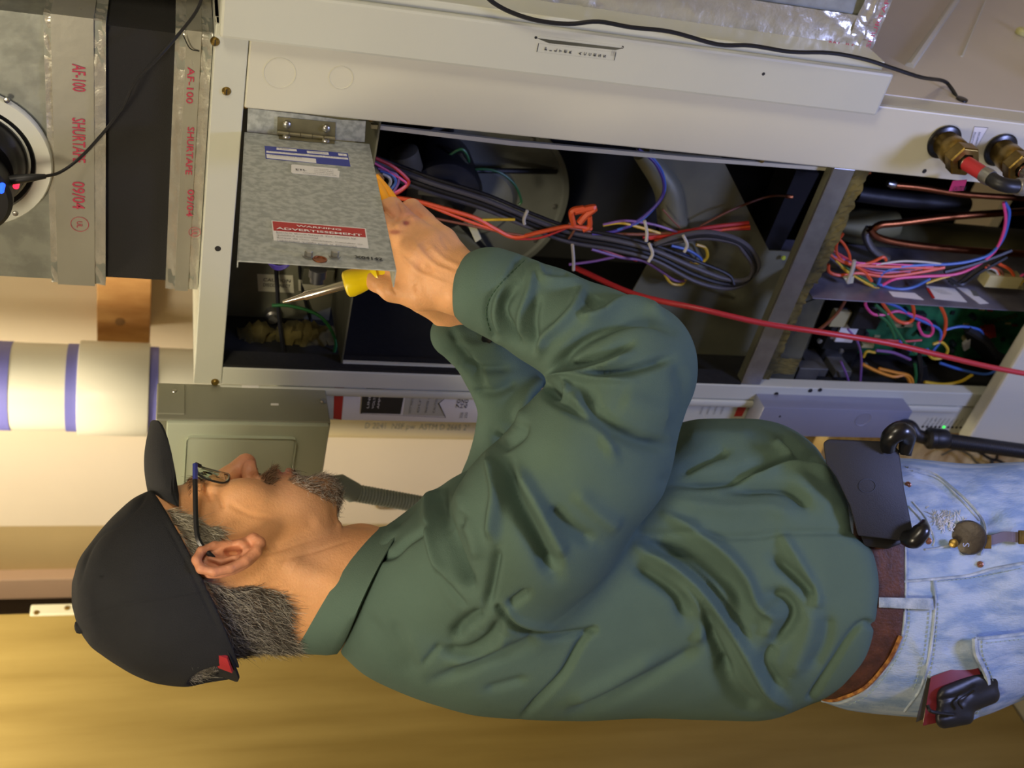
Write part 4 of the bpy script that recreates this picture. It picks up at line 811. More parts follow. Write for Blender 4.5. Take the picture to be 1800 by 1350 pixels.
# ================================================================ the man
m_skin = mat('skin', 'ffffff', .48, var=.10, vs=60, bump=.25, bs=420, attr='col', spec=.4)
m_skin.node_tree.nodes['Principled BSDF'].inputs['Subsurface Weight'].default_value = .12
m_skin.node_tree.nodes['Principled BSDF'].inputs['Subsurface Radius'].default_value = (.012, .004, .002)
m_shirt = mat('shirt_twill', '566b61', .92, var=.10, vs=14, bump=.25, bs=900, spec=.15)
m_capf = mat('cap_cloth', '26272a', .9, var=.15, vs=30, bump=.4, bs=1200, spec=.25)
m_denim = mat('denim', 'a8b8cc', .85, color2='8098ba', vs=70, bump=.5, bs=700, stretch=(1, 1, .35), spec=.2, contrast=(.38, .6))
m_denim_pale = mat('denim_seam', 'b9c4cf', .9, color2='8595a8', vs=60, bump=.5, bs=700, spec=.2)
m_thread = mat('seam_thread', '93a5a8', .9)
m_belt = mat('brown_leather', '54301f', .6, color2='3a2015', vs=60, bump=.5, bs=300)
m_beltedge = mat('worn_leather_edge', 'b07a35', .8, color2='6a3a18', vs=160)
m_frame = mat('spectacle_frame', '1b1c1f', .35)
m_blue_enamel = mat('blue_enamel', '303a86', .35)
m_lens = mat('spectacle_lens', 'f4fbf6', .03, trans=1.0, spec=.5)
m_lens.node_tree.nodes['Principled BSDF'].inputs['IOR'].default_value = 1.02
m_eye = mat('eyeball', 'd8d2c8', .15)
m_iris = mat('iris', '3b3a30', .15)
m_hair = mat('hair', 'ffffff', .55, attr='col', var=.05)
m_rivet = mat('rivet_copper', '8f6656', .4, metal=.6)
m_red = mat('red_cloth', 'a3232b', .7)

person = empty('person', tuple(M((1700, 1030, 20))), 'man in green work shirt, jeans, glasses and black cap reaching into the open cabinet', 'person')

YC, YS = math.cos(math.radians(12)), math.sin(math.radians(12))
def HL(P):      # head frame -> man frame
    P = np.asarray(P, float); Q = P.copy(); y = P[..., 1]-980; z = P[..., 2]
    Q[..., 1] = 980+YC*y+YS*z; Q[..., 2] = -YS*y+YC*z; return Q
def HM(P): return M(HL(P))
FA = 1.; MS = 0.
def folds(V, N, strokes, facing=True):
    D = np.zeros(len(V)); P = V[:, :2]
    for st in strokes:
        pts, sig, amp = st[:3]; L_ = cr(pts, 4) if len(pts) > 2 else np.array(pts, float); lo, hi = L_.min(0)-3.2*sig, L_.max(0)+3.2*sig
        ok = np.where((P[:, 0] > lo[0]) & (P[:, 0] < hi[0]) & (P[:, 1] > lo[1]) & (P[:, 1] < hi[1]))[0]
        if not len(ok): continue
        d, t = seg_dist(P[ok], L_); fade = np.clip(np.minimum(t, 1-t)*5+.25, 0, 1) if len(st) < 4 else 1.
        D[ok] += FA*amp*np.exp(-(d/max(sig, MS))**2)*fade
    wgt = np.clip(-N[:, 2]*1.6+.15, 0, 1) if facing else 1.
    return V+N*(D*wgt)[:, None]
# ---- head and neck
def build_head():
    v = Vol((140, 770, -175), (760, 1225, 175), 2.3)
    v.loft([(165, 985, 1105, -70, 70), (195, 935, 1150, -105, 105), (250, 880, 1182, -130, 130), (300, 856, 1192, -134, 134), (340, 851, 1187, -128, 128),
            (372, 858, 1172, -124, 124), (400, 853, 1150, -120, 120), (430, 848, 1128, -112, 112), (470, 848, 1090, -103, 103), (510, 850, 1050, -93, 93),
            (545, 850, 1010, -82, 82), (575, 856, 970, -68, 68), (592, 872, 940, -50, 50)], k=0, n=2.25)
    v.cap((430, 1046, 0), (600, 1036, 0), 98, 104, 35); v.cap((600, 1036, 0), (750, 1048, 0), 104, 125, 20)
    v.ell((636, 944, 0), (34, 24, 26), 16)
    for s in (-1, 1):
        v.ell((374, 848, s*64), (20, 26, 30), 16, 's')
        v.cap((348, 874, s*88), (342, 850, s*22), 11, 11, 14)
        v.ell((432, 888, s*72), (52, 32, 34), 34)
        v.ell((380, 874, s*62), (24, 27, 27), 6)
        v.ell((383, 848, s*62), (4, 9, 18), 3, 's')
        v.ell((520, 905, s*60), (45, 50, 30), 25)
    v.ell((495, 862, 0), (52, 34, 56), 22); v.ell((566, 866, 0), (32, 34, 42), 18)
    v.cap((362, 852, 0), (400, 834, 0), 14, 16, 12); v.cap((400, 834, 0), (432, 812, 0), 16, 19, 8)
    for s in (-1, 1):
        v.ell((441, 832, s*22), (17, 23, 15), 7); v.ell((455, 824, s*23), (8, 13, 8), 3, 's')
    v.cap((487, 836, -30), (487, 832, 0), 7, 9, 8); v.cap((487, 832, 0), (487, 836, 30), 9, 7, 8)
    v.cap((507, 838, -28), (507, 831, 0), 7, 10, 8); v.cap((507, 831, 0), (507, 838, 28), 10, 7, 8)
    v.cap((497, 836, -46), (497, 823, 0), 3, 4, 4, 's'); v.cap((497, 823, 0), (497, 836, 46), 4, 3, 4, 's')
    for s in (-1, 1):   # ears
        def e(u, vv, w): return (u, vv+26, s*w)
        ax = [(117, -45, 0), (45, 112, s*28), (-10, -30, s*115)]
        v.ell(e(402, 984, 132), (62, 33, 12), 6, axes=ax)
        v.ell(e(395, 986, 146), (44, 20, 13), 4, 's', axes=ax)
        rim = [(404, 956, 128), (376, 960, 134), (354, 972, 141), (345, 990, 148), (353, 1007, 153), (376, 1013, 155), (405, 1006, 153), (432, 991, 148), (452, 972, 142), (458, 957, 137), (446, 948, 132), (432, 950, 128)]
        v.chain([e(*p) for p in rim], [6, 6.5, 8, 8.5, 8.5, 8.5, 8.5, 9, 10, 11, 10, 6], 4)
        v.chain([e(*p) for p in [(368, 985, 138), (390, 992, 140), (414, 984, 140), (434, 968, 137)]], [4, 6, 6, 6], 5)
        v.ell(e(424, 957, 132), (13, 8, 10), 5)
        v.ell(e(410, 972, 136), (17, 9, 16), 3, 's')
    V, Q = v.mesh(2)
    N = vnormals(V, Q)
    if (N*(V-[400, 1010, 0])).sum() < 0: Q = Q[:, ::-1]; N = -N
    st = []
    for s in (0,):
        st += [([(440, 838), (462, 850), (480, 866)], 6, -5), ([(366, 880), (372, 900)], 4, -3), ([(378, 880), (388, 900), (392, 915)], 4, -3),
               ([(400, 905), (440, 925), (480, 930)], 5, -2), ([(455, 1000), (500, 985), (560, 960)], 4, -1.4), ([(480, 1010), (550, 990), (620, 965)], 4, -1.2),
               ([(500, 1010), (560, 1040), (620, 1060)], 22, 7), ([(470, 985), (520, 960), (560, 930)], 16, -6), ([(362, 860), (352, 872)], 4, 3)]
    V = folds(V, N, st, False)
    # skin colours, plus shade painted into the nostrils: redder nose and ears, stubble on the jaw, lips, scalp under hair
    c = np.tile(np.array(lin('e6aa76')), (len(V), 1)); P = V
    def mixc(w, col): nonlocal c; w = np.clip(w, 0, 1)[:, None]; c = c*(1-w)+np.array(lin(col))*w
    g = lambda cu, cv, ru, rv: np.exp(-(((P[:, 0]-cu)/ru)**2+((P[:, 1]-cv)/rv)**2))
    mixc(g(435, 815, 30, 30)*.55, 'b87068'); mixc((np.abs(P[:, 2]) > 122)*(np.abs(P[:, 0]-402) < 75)*(np.abs(P[:, 1]-1008) < 50)*.6, 'c07a66')
    d, _ = seg_dist(P[:, :2], [(480, 860), (540, 900), (575, 950), (540, 1000)]); mixc(np.exp(-(d/42)**2)*.35, '8f7470')
    mixc(g(497, 835, 22, 14)*.8, 'a86a60'); mixc(g(456, 822, 7, 12)*(np.abs(P[:, 2]) < 34)*.6, '5a2a24')
    mixc(((P[:, 0]-497) > -18)*((P[:, 0]-497) < 18)*(P[:, 1] < 842)*(np.abs(P[:, 2]) < 36)*.6, 'a5665c')
    mixc(g(660, 1000, 70, 80)*.25, 'b5735c')
    hair = inpoly(P[:, :2], NAPE) | inpoly(P[:, :2], TEMPLE) | inpoly(P[:, :2], BACKH)
    hair &= np.abs(P[:, 2]) < 124; mixc(hair*.75, '5d5348'); mixc(inpoly(P[:, :2], BEARD)*.6, '7a6455'); mixc(inpoly(P[:, :2], STACHE)*.6, '7a5c45')
    # eye whites are separate balls; lashes line
    return V, Q, c
NAPE = [(352, 1046), (400, 1060), (440, 1052), (493, 1062), (510, 1090), (506, 1118), (524, 1150), (480, 1180), (430, 1200), (380, 1200), (350, 1120)]
TEMPLE = [(285, 915), (342, 930), (352, 950), (384, 948), (388, 962), (355, 985), (345, 1010), (360, 1050), (320, 1050), (290, 960)]
BACKH = [(310, 1150), (430, 1150), (430, 1215), (310, 1215)]
BEARD = [(512, 822), (560, 815), (590, 832), (602, 860), (604, 900), (575, 892), (548, 882), (520, 868), (505, 856), (512, 846)]
STACHE = [(452, 815), (478, 812), (483, 850), (478, 868), (462, 858), (455, 840)]
hV, hQ, hC = build_head()
# ---- right hand (near) and left hand (behind it), both in the man frame
def build_hand(parts, lo, hi, vox=2.2):
    v = Vol(lo, hi, vox)
    for p in parts:
        if p[0] == 'c': v.chain(p[1], p[2], p[3], kk=p[4] if len(p) > 4 else None)
        elif p[0] == 's': v.chain(p[1], p[2], p[3], 's')
        else: v.ell(p[1], p[2], p[3])
    V, Q = v.mesh(1); N = vnormals(V, Q); c = V.mean(0)
    if (N*(V-c)).sum() < 0: Q = Q[:, ::-1]
    return V, Q
RH = [('c', [(960, 560, -240), (850, 508, -228), (812, 478, -222)], [44, 42, 34], 8, 14), ('c', [(850, 508, -228), (808, 520, -226)], [42, 34], 14),
      ('c', [(812, 468, -214), (778, 424, -186), (748, 393, -152)], [28, 24, 19], 10), ('c', [(808, 482, -226), (760, 430, -205), (716, 392, -168)], [30, 25, 20], 9),
      ('c', [(805, 498, -232), (740, 450, -210), (690, 410, -178)], [32, 29, 23], 16), ('c', [(800, 512, -230), (735, 478, -210), (674, 446, -180)], [32, 29, 23], 16),
      ('c', [(798, 522, -216), (740, 516, -205), (690, 508, -192)], [26, 27, 23], 18), ('c', [(690, 508, -192), (662, 494, -176), (640, 474, -158)], [21, 18, 15], 8),
      ('c', [(735, 470, -180), (690, 460, -150)], [42, 34], 20),
      ('c', [(748, 391, -150), (724, 366, -100), (702, 374, -66), (694, 396, -58)], [19, 17, 14, 12], 2.5), ('c', [(714, 390, -164), (690, 364, -108), (664, 370, -74), (656, 396, -62)], [20, 18, 15, 13], 2.5),
      ('c', [(688, 408, -174), (655, 378, -118), (636, 384, -80), (632, 412, -66)], [20, 18, 15, 13], 2.5), ('c', [(672, 444, -178), (630, 412, -124), (612, 420, -86), (612, 448, -74)], [20, 18, 15, 13], 2.5)]
LH = [('c', [(950, 640, 60), (850, 590, 40), (795, 552, 12), (752, 520, -18)], [38, 34, 31, 34], 8, 14), ('c', [(752, 512, -18), (715, 455, -40)], [34, 34], 16), ('c', [(740, 480, -25), (690, 440, -30)], [34, 30], 16),
      ('c', [(715, 430, -50), (700, 398, -88), (712, 392, -106)], [17, 15, 13], 6), ('c', [(700, 450, -52), (680, 425, -92), (694, 418, -108)], [17, 15, 13], 6),
      ('c', [(730, 470, -60), (716, 450, -92), (728, 440, -108)], [17, 15, 12], 6), ('c', [(745, 495, -50), (735, 478, -80), (745, 468, -95)], [15, 13, 11], 6),
      ('c', [(735, 525, -20), (690, 500, -30), (660, 470, -50)], [20, 17, 14], 8)]
rV, rQ = build_hand(RH, (600, 340, -285), (980, 640, -20)); lV, lQ = build_hand(LH, (630, 370, -130), (960, 690, 110), 2.8)
N = vnormals(rV, rQ)
rV = folds(rV, N, [([(812, 470), (780, 455), (755, 430)], 5, 2.5), ([(800, 480), (760, 462), (722, 420)], 4, 2.5), ([(790, 500), (740, 480), (700, 445)], 4, 2.2), ([(752, 440), (742, 425)], 7, -2.5),
                   ([(765, 470), (745, 475), (735, 462)], 8, -3), ([(722, 384), (735, 378)], 6, 3), ([(695, 398), (712, 392)], 7, 3.5), ([(775, 415), (790, 440)], 5, -2), ([(700, 520), (690, 505), (700, 490)], 3, -1.5),
                   ([(730, 500), (735, 515)], 5, -2), ([(728, 372), (742, 380)], 3, -2.5), ([(698, 352), (706, 368), (700, 388)], 3, -5), ([(688, 396), (718, 378), (752, 382)], 4, -3)])
rC = np.tile(np.array(lin('e6aa76')), (len(rV), 1))
for cu, cv, ru, rv, k, colr in [(714, 392, 6, 4, .9, '8a3a38'), (694, 408, 10, 4, .7, '9a4a42'), (735, 370, 26, 16, .45, 'b87870'), (700, 370, 24, 18, .45, 'b87870')]:
    w = np.clip(np.exp(-(((rV[:, 0]-cu)/ru)**2+((rV[:, 1]-cv)/rv)**2))*k*1.4, 0, k)[:, None]; rC = rC*(1-w)+np.array(lin(colr))*w
lC = np.tile(np.array(lin('e6aa76')), (len(lV), 1))
# inner chest and arms, under the shirt, carry head and hands as one body
tv = Vol((600, 480, -340), (1500, 1260, 300), 8)
tv.loft([(640, 980, 1120, -110, 110), (720, 930, 1190, -160, 180), (900, 880, 1230, -160, 200), (1200, 800, 1230, -160, 210), (1480, 830, 1210, -150, 190)], 0)
tv.chain([(860, 1020, -150), (1080, 720, -290), (930, 545, -238)], [80, 60, 38], 20); tv.chain([(860, 960, 220), (960, 760, 130), (940, 640, 60)], [70, 50, 36], 20)
tV, tQ = tv.mesh(1)
if (vnormals(tV, tQ)*(tV-tV.mean(0))).sum() < 0: tQ = tQ[:, ::-1]
tC = np.tile(np.array(lin('e6aa76')), (len(tV), 1))
parts = [(M(HL(hV)), hQ, hC), (M(rV), rQ, rC), (M(lV), lQ, lC), (M(tV), tQ, tC)]
off = 0; VV = []; QQ = []; CC = []
for a, b_, c_ in parts: VV.append(a); QQ.append(b_+off); CC.append(c_); off += len(a)
body = mkobj('body', np.vstack(VV), np.vstack(QQ), m_skin, person, True, np.vstack(CC))
# far eyeball and near eyeball
for s in (-1, 1):
    c0 = HM((380, 874, s*62)); e_ = cyl('eye', c0, c0+np.array((0, 0, .001)), .011, m_eye, person)
    fw = HM((378, 800, s*62))-c0; fw /= np.linalg.norm(fw)
    R0 = .0128; pr = [(-R0*math.cos(a), max(R0*math.sin(a), .0002)) for a in np.linspace(0, math.pi, 14)]
    bpy.data.objects.remove(e_)
    e_ = B().lathe(c0, c0+fw, pr, 20).obj('eye', m_eye, person, True); B().lathe(c0+fw*.0118, c0+fw, [(0, .0055), (.0012, .004), (.0016, .001)], 16).obj('iris', m_iris, e_, True)
# ---- hair
def strands(name, V, Q, regions, n, length, dirfn, cols, rad, label=None, curl=.3, seed=1, side=None, offs=1.0):
    rg = np.random.default_rng(seed); c = V[Q].mean(1); N = vnormals(V, Q)[Q[:, 0]]
    ok = np.zeros(len(c), bool)
    for r in regions: ok |= inpoly(c[:, :2], r)
    ok &= (np.abs(c[:, 2]) < 131) & ((c[:, 1] > 1148) | (c[:, 0] > 302+.49*(c[:, 1]-938)))
    if side is not None: ok &= side(c)
    area_ = np.linalg.norm(np.cross(V[Q[:, 2]]-V[Q[:, 0]], V[Q[:, 3]]-V[Q[:, 1]]), axis=1)*ok
    pick = rg.choice(len(c), n, p=area_/area_.sum()); p = c[pick]+rg.normal(0, 1, (n, 3)); nn = N[pick]
    d = dirfn(p)+rg.normal(0, curl, (n, 3)); d -= nn*(d*nn).sum(1)[:, None]; d /= np.linalg.norm(d, axis=1)[:, None]
    L_ = length*rg.uniform(.5, 1.2, n)[:, None]; K = 4; rings = []; k2 = rg.normal(0, curl*.7, (n, 3))
    for i in range(K):
        t = i/(K-1); rings.append(p-nn*2+nn*(offs*L_*(.32*t+.15*math.sin(t*3)))+(d+k2*t)*L_*t)
    side_ = np.cross(d, nn); Vs = []; 
    for i in range(K):
        r = rad*(1-.75*i/(K-1))
        for a in range(3): Vs.append(rings[i]+r*(math.cos(2.094*a)*side_+math.sin(2.094*a)*nn))
    Vs = np.stack(Vs, 1).reshape(-1, 3); base = np.arange(n)[:, None]*(K*3); F_ = []
    for i in range(K-1):
        for a in range(3): F_.append(base+np.array([i*3+a, i*3+(a+1) % 3, (i+1)*3+(a+1) % 3, (i+1)*3+a]))
    F_ = np.stack(F_, 1).reshape(-1, 4); cc = np.array([lin(x) for x in cols]); ci = cc[rg.integers(0, len(cc), n)]*rg.uniform(.7, 1.2, (n, 1))
    o = mkobj(name, M(HL(Vs)), F_, m_hair, person, True, np.repeat(ci, K*3, 0)); o['kind'] = 'stuff'
    if label: o['label'] = label
    return o
G1 = ['9a948a', 'c8c2b6', 'b8b2a6', '4a4540', '5a544c', '2f2b28', '746e66']
strands('hair', hV, hQ, [NAPE, BACKH], 9000, 26, lambda p: np.tile((1., .55, 0), (len(p), 1)), G1, .55, 'short cropped salt and pepper hair at the nape', .35, 1)
strands('temple_hair', hV, hQ, [TEMPLE], 3200, 24, lambda p: np.tile((.9, .6, 0), (len(p), 1)), ['b9b29c', '9a927c', '7a7264', 'c8c2b2'], .55, 'pale grey hair at the temple', .3, 2)
strands('beard', hV, hQ, [BEARD], 2600, 16, lambda p: np.tile((.8, -.2, 0), (len(p), 1)), ['b8aca0', '9a8a7c', '6a5648', '4a3a30', 'd8d0c8', 'c8c0b8'], .55, 'short greying goatee', .4, 3, offs=.5)
strands('moustache', hV, hQ, [STACHE], 1300, 16, lambda p: np.tile((1., .1, 0), (len(p), 1)), ['7a5a40', '8a6a4c', '5a4230', 'a08468'], .5, 'clipped brown moustache', .3, 4)
strands('eyebrow', hV, hQ, [[(332, 836), (352, 836), (356, 872), (336, 880)]], 500, 12, lambda p: np.tile((.1, 1., 0), (len(p), 1)), ['6a5040', '8a7058'], .5, None, .3, 5)
# ---- cap
cv = Vol((115, 830, -160), (480, 1225, 160), 2.6)
cv.loft([(128, 1020, 1072, -18, 18), (136, 992, 1100, -60, 60), (155, 962, 1132, -92, 92), (180, 930, 1153, -114, 114), (205, 903, 1170, -128, 128), (240, 874, 1190, -142, 142), (280, 858, 1204, -148, 148),
         (330, 850, 1209, -149, 149), (380, 850, 1205, -146, 146), (430, 860, 1190, -140, 140)], 0, 2.15)
cv.f = np.maximum(cv.f, ((cv.lo[0]+cv.vox*np.arange(cv.n[0]))[:, None, None]-(300+.49*((cv.lo[1]+cv.vox*np.arange(cv.n[1]))[None, :, None]-938)))*.9).astype(np.float32)
cv.ell((384, 1228, 0), (58, 62, 78), 6, 's')
V, Q = cv.mesh(2); N = vnormals(V, Q)
if (N*(V-V.mean(0))).sum() < 0: Q = Q[:, ::-1]; N = -N
V = folds(V, N, [([(258, 880), (245, 905), (213, 940), (178, 955), (155, 990), (140, 1045)], 4, -3.), ([(150, 1104), (200, 1095), (260, 1085), (330, 1075), (385, 1060)], 3.5, -2.), ([(310, 950), (345, 1020), (400, 1135)], 5, 2.5),
                 ([(290, 945), (330, 1025), (385, 1140)], 2.5, -1.5), ([(178, 1034), (179, 1035)], 4, -4, 1)], False)
cap_ = mkobj('cap', HM(V), Q, m_capf, person, True); cap_['label'] = 'black baseball cap with curved brim'
bp_ = HM((143, 1104, 0)); B().lathe(bp_, bp_+(HM((120, 1108, 0))-bp_), [(-.003, .0065), (.0025, .0065), (.005, .005), (.006, .002)], 16).obj('cap_button', m_capf, cap_, True)
def brim():
    nu, nv = 22, 16; T = []; Bt = []
    for i in range(nu+1):
        s = -1+2*i/nu
        for j in range(nv+1):
            t = j/nv
            b0 = np.array((262+48*s*s, 874+42*s*s, 132*s)); e0 = np.array((264+46*abs(s)**1.6, 738+150*abs(s)**3.6, 118*s*(1-.12*abs(s)**4)))
            p = b0*(1-t)+e0*t+np.array((-10*math.sin(math.pi*t)*(1-s*s), 0, 0)); T.append(p); Bt.append(p+np.array((4.5, 1, 0)))
    n = (nu+1)*(nv+1); q = [(i*(nv+1)+j, (i+1)*(nv+1)+j, (i+1)*(nv+1)+j+1, i*(nv+1)+j+1) for i in range(nu) for j in range(nv)]
    Fc = [f[::-1] for f in q]+[tuple(x+n for x in f) for f in q]
    edge = [i*(nv+1)+0 for i in range(nu+1)]+[nu*(nv+1)+j for j in range(1, nv+1)]+[i*(nv+1)+nv for i in range(nu-1, -1, -1)]+[j for j in range(nv-1, 0, -1)]
    Fc += [(edge[k], edge[(k+1) % len(edge)], edge[(k+1) % len(edge)]+n, edge[k]+n) for k in range(len(edge))]
    return HM(np.array(T+Bt)), Fc
bv, bf = brim(); bo = B().add(bv, bf).obj('cap_brim', m_capf, cap_, True)
strap = [HM(p) for p in [(378, 1150, -100), (392, 1180, -66), (402, 1194, 0), (392, 1180, 66), (378, 1150, 100)]]
def ribbon(pts, half, thick, up):
    P = cr(pts, 6); up = np.array(up, float); b = B()
    for i in range(len(P)-1):
        a, c = P[i], P[i+1]; nr = np.cross(c-a, up); nr /= np.linalg.norm(nr)
        b.hexa(a-up*half, c-up*half, c+up*half, a+up*half, nr*thick)
    return b
upv = HM((300, 1000, 0))-HM((400, 1040, 0)); upv /= np.linalg.norm(upv)
st_ = ribbon(strap, .010, .003, upv).obj('cap_strap', m_capf, cap_)
ribbon([HM(p) for p in [(388, 1170, -84), (394, 1183, -68), (398, 1189, -52)]], .007, -.003, upv).obj('strap_tag', m_red, cap_)['label'] = 'small red woven tag on the cap strap'
# ---- glasses
gb = B()
def lensloop(s, shrink=1.):
    pts = []
    for k in range(28):
        a = 2*math.pi*k/28; ca, sa = math.cos(a), math.sin(a)
        x = abs(ca)**.6*math.copysign(1, ca)*46*shrink; y = abs(sa)**.6*math.copysign(1, sa)*29*shrink   # lateral, vertical
        pts.append((372+y+2, 826+.28*(y+2)+.10*abs(x*s+58-10)*0+.0035*(x+58)**2*1.0, s*(58+x)))
    return pts
for s in (-1, 1):
    lp = [HM(p) for p in lensloop(s)]; gb.tube(lp+[lp[0]], .0011, 6, False)
    gb.tube([HM((352, 838, s*105)), HM((345, 836, s*112)), HM((343, 842, s*120))], .002, 6)
    gb.tube([HM((343, 838, s*118)), HM((343, 880, s*133)), HM((345, 955, s*141)), HM((352, 985, s*142)), HM((375, 1010, s*136))], .0026, 6, smooth=4)
gb.tube([HM((362, 824, -13)), HM((358, 820, 0)), HM((362, 824, 13))], .0012, 6)
glasses = gb.obj('spectacles', m_frame, person, True); glasses['label'] = 'thin black framed spectacles with blue enamel hinge'
for s in (-1, 1):
    lp = [HM(p) for p in lensloop(s, .97)]; c = np.mean(lp, 0)
    B().prism(lp, (HM((372, 823, 58))-HM((372, 826, 58)))).obj('lens', m_lens, glasses)
B().tube([HM((343, 838, -120)), HM((343, 868, -131))], .0026, 6).obj('temple_hinge', m_blue_enamel, glasses)['label'] = 'blue enamel end of the temple arm'
# ---- shirt with both sleeves
sv = Vol((560, 425, -455), (1570, 1290, 330), 4.2)
sv.loft([(600, 1015, 1150, -70, 70), (640, 958, 1186, -150, 150), (700, 908, 1216, -195, 205), (760, 862, 1238, -215, 245), (850, 816, 1260, -225, 262), (1000, 790, 1268, -220, 262), (1150, 752, 1263, -212, 255),
         (1240, 736, 1266, -212, 255), (1320, 736, 1268, -215, 255), (1400, 752, 1256, -226, 258), (1460, 774, 1244, -230, 258), (1560, 790, 1235, -230, 258)], 0, 2.3)
U_ = (sv.lo[0]+sv.vox*np.arange(sv.n[0])); Vv = (sv.lo[1]+sv.vox*np.arange(sv.n[1]))
hem = pch([735, 750, 790, 812, 880, 935, 970, 1030, 1090, 1150, 1200, 1228, 1240, 1290], [1385, 1400, 1438, 1452, 1488, 1498, 1534, 1545, 1540, 1530, 1500, 1455, 1425, 1350], Vv)
hb = np.maximum((U_[:, None]-hem[None, :])*.85, -80)[:, :, None]; a_ = sv.f; h_ = np.maximum(26-np.abs(a_-hb), 0)/26
sv.f = (np.maximum(a_, hb)+h_*h_*26*.25).astype(np.float32)
# near sleeve
sv.chain([(862, 511, -228), (905, 530, -236)], [77, 76], 4)
sv.chain([(895, 524, -236), (960, 556, -250), (1040, 600, -274), (1120, 633, -296)], [78, 86, 98, 103], 10)
sv.chain([(1112, 665, -300), (1040, 800, -285), (950, 912, -255)], [110, 136, 142], 22, kk=30)
sv.chain([(950, 912, -255), (895, 985, -190)], [142, 140], 45); sv.cap((830, 1010, -130), (900, 1000, -160), 120, 130, 45)
# far sleeve
sv.chain([(798, 588, 22), (855, 618, 42), (905, 690, 62)], [42, 60, 70], 4); sv.chain([(905, 690, 62), (930, 780, 120), (900, 900, 190)], [66, 90, 110], 14, kk=30)
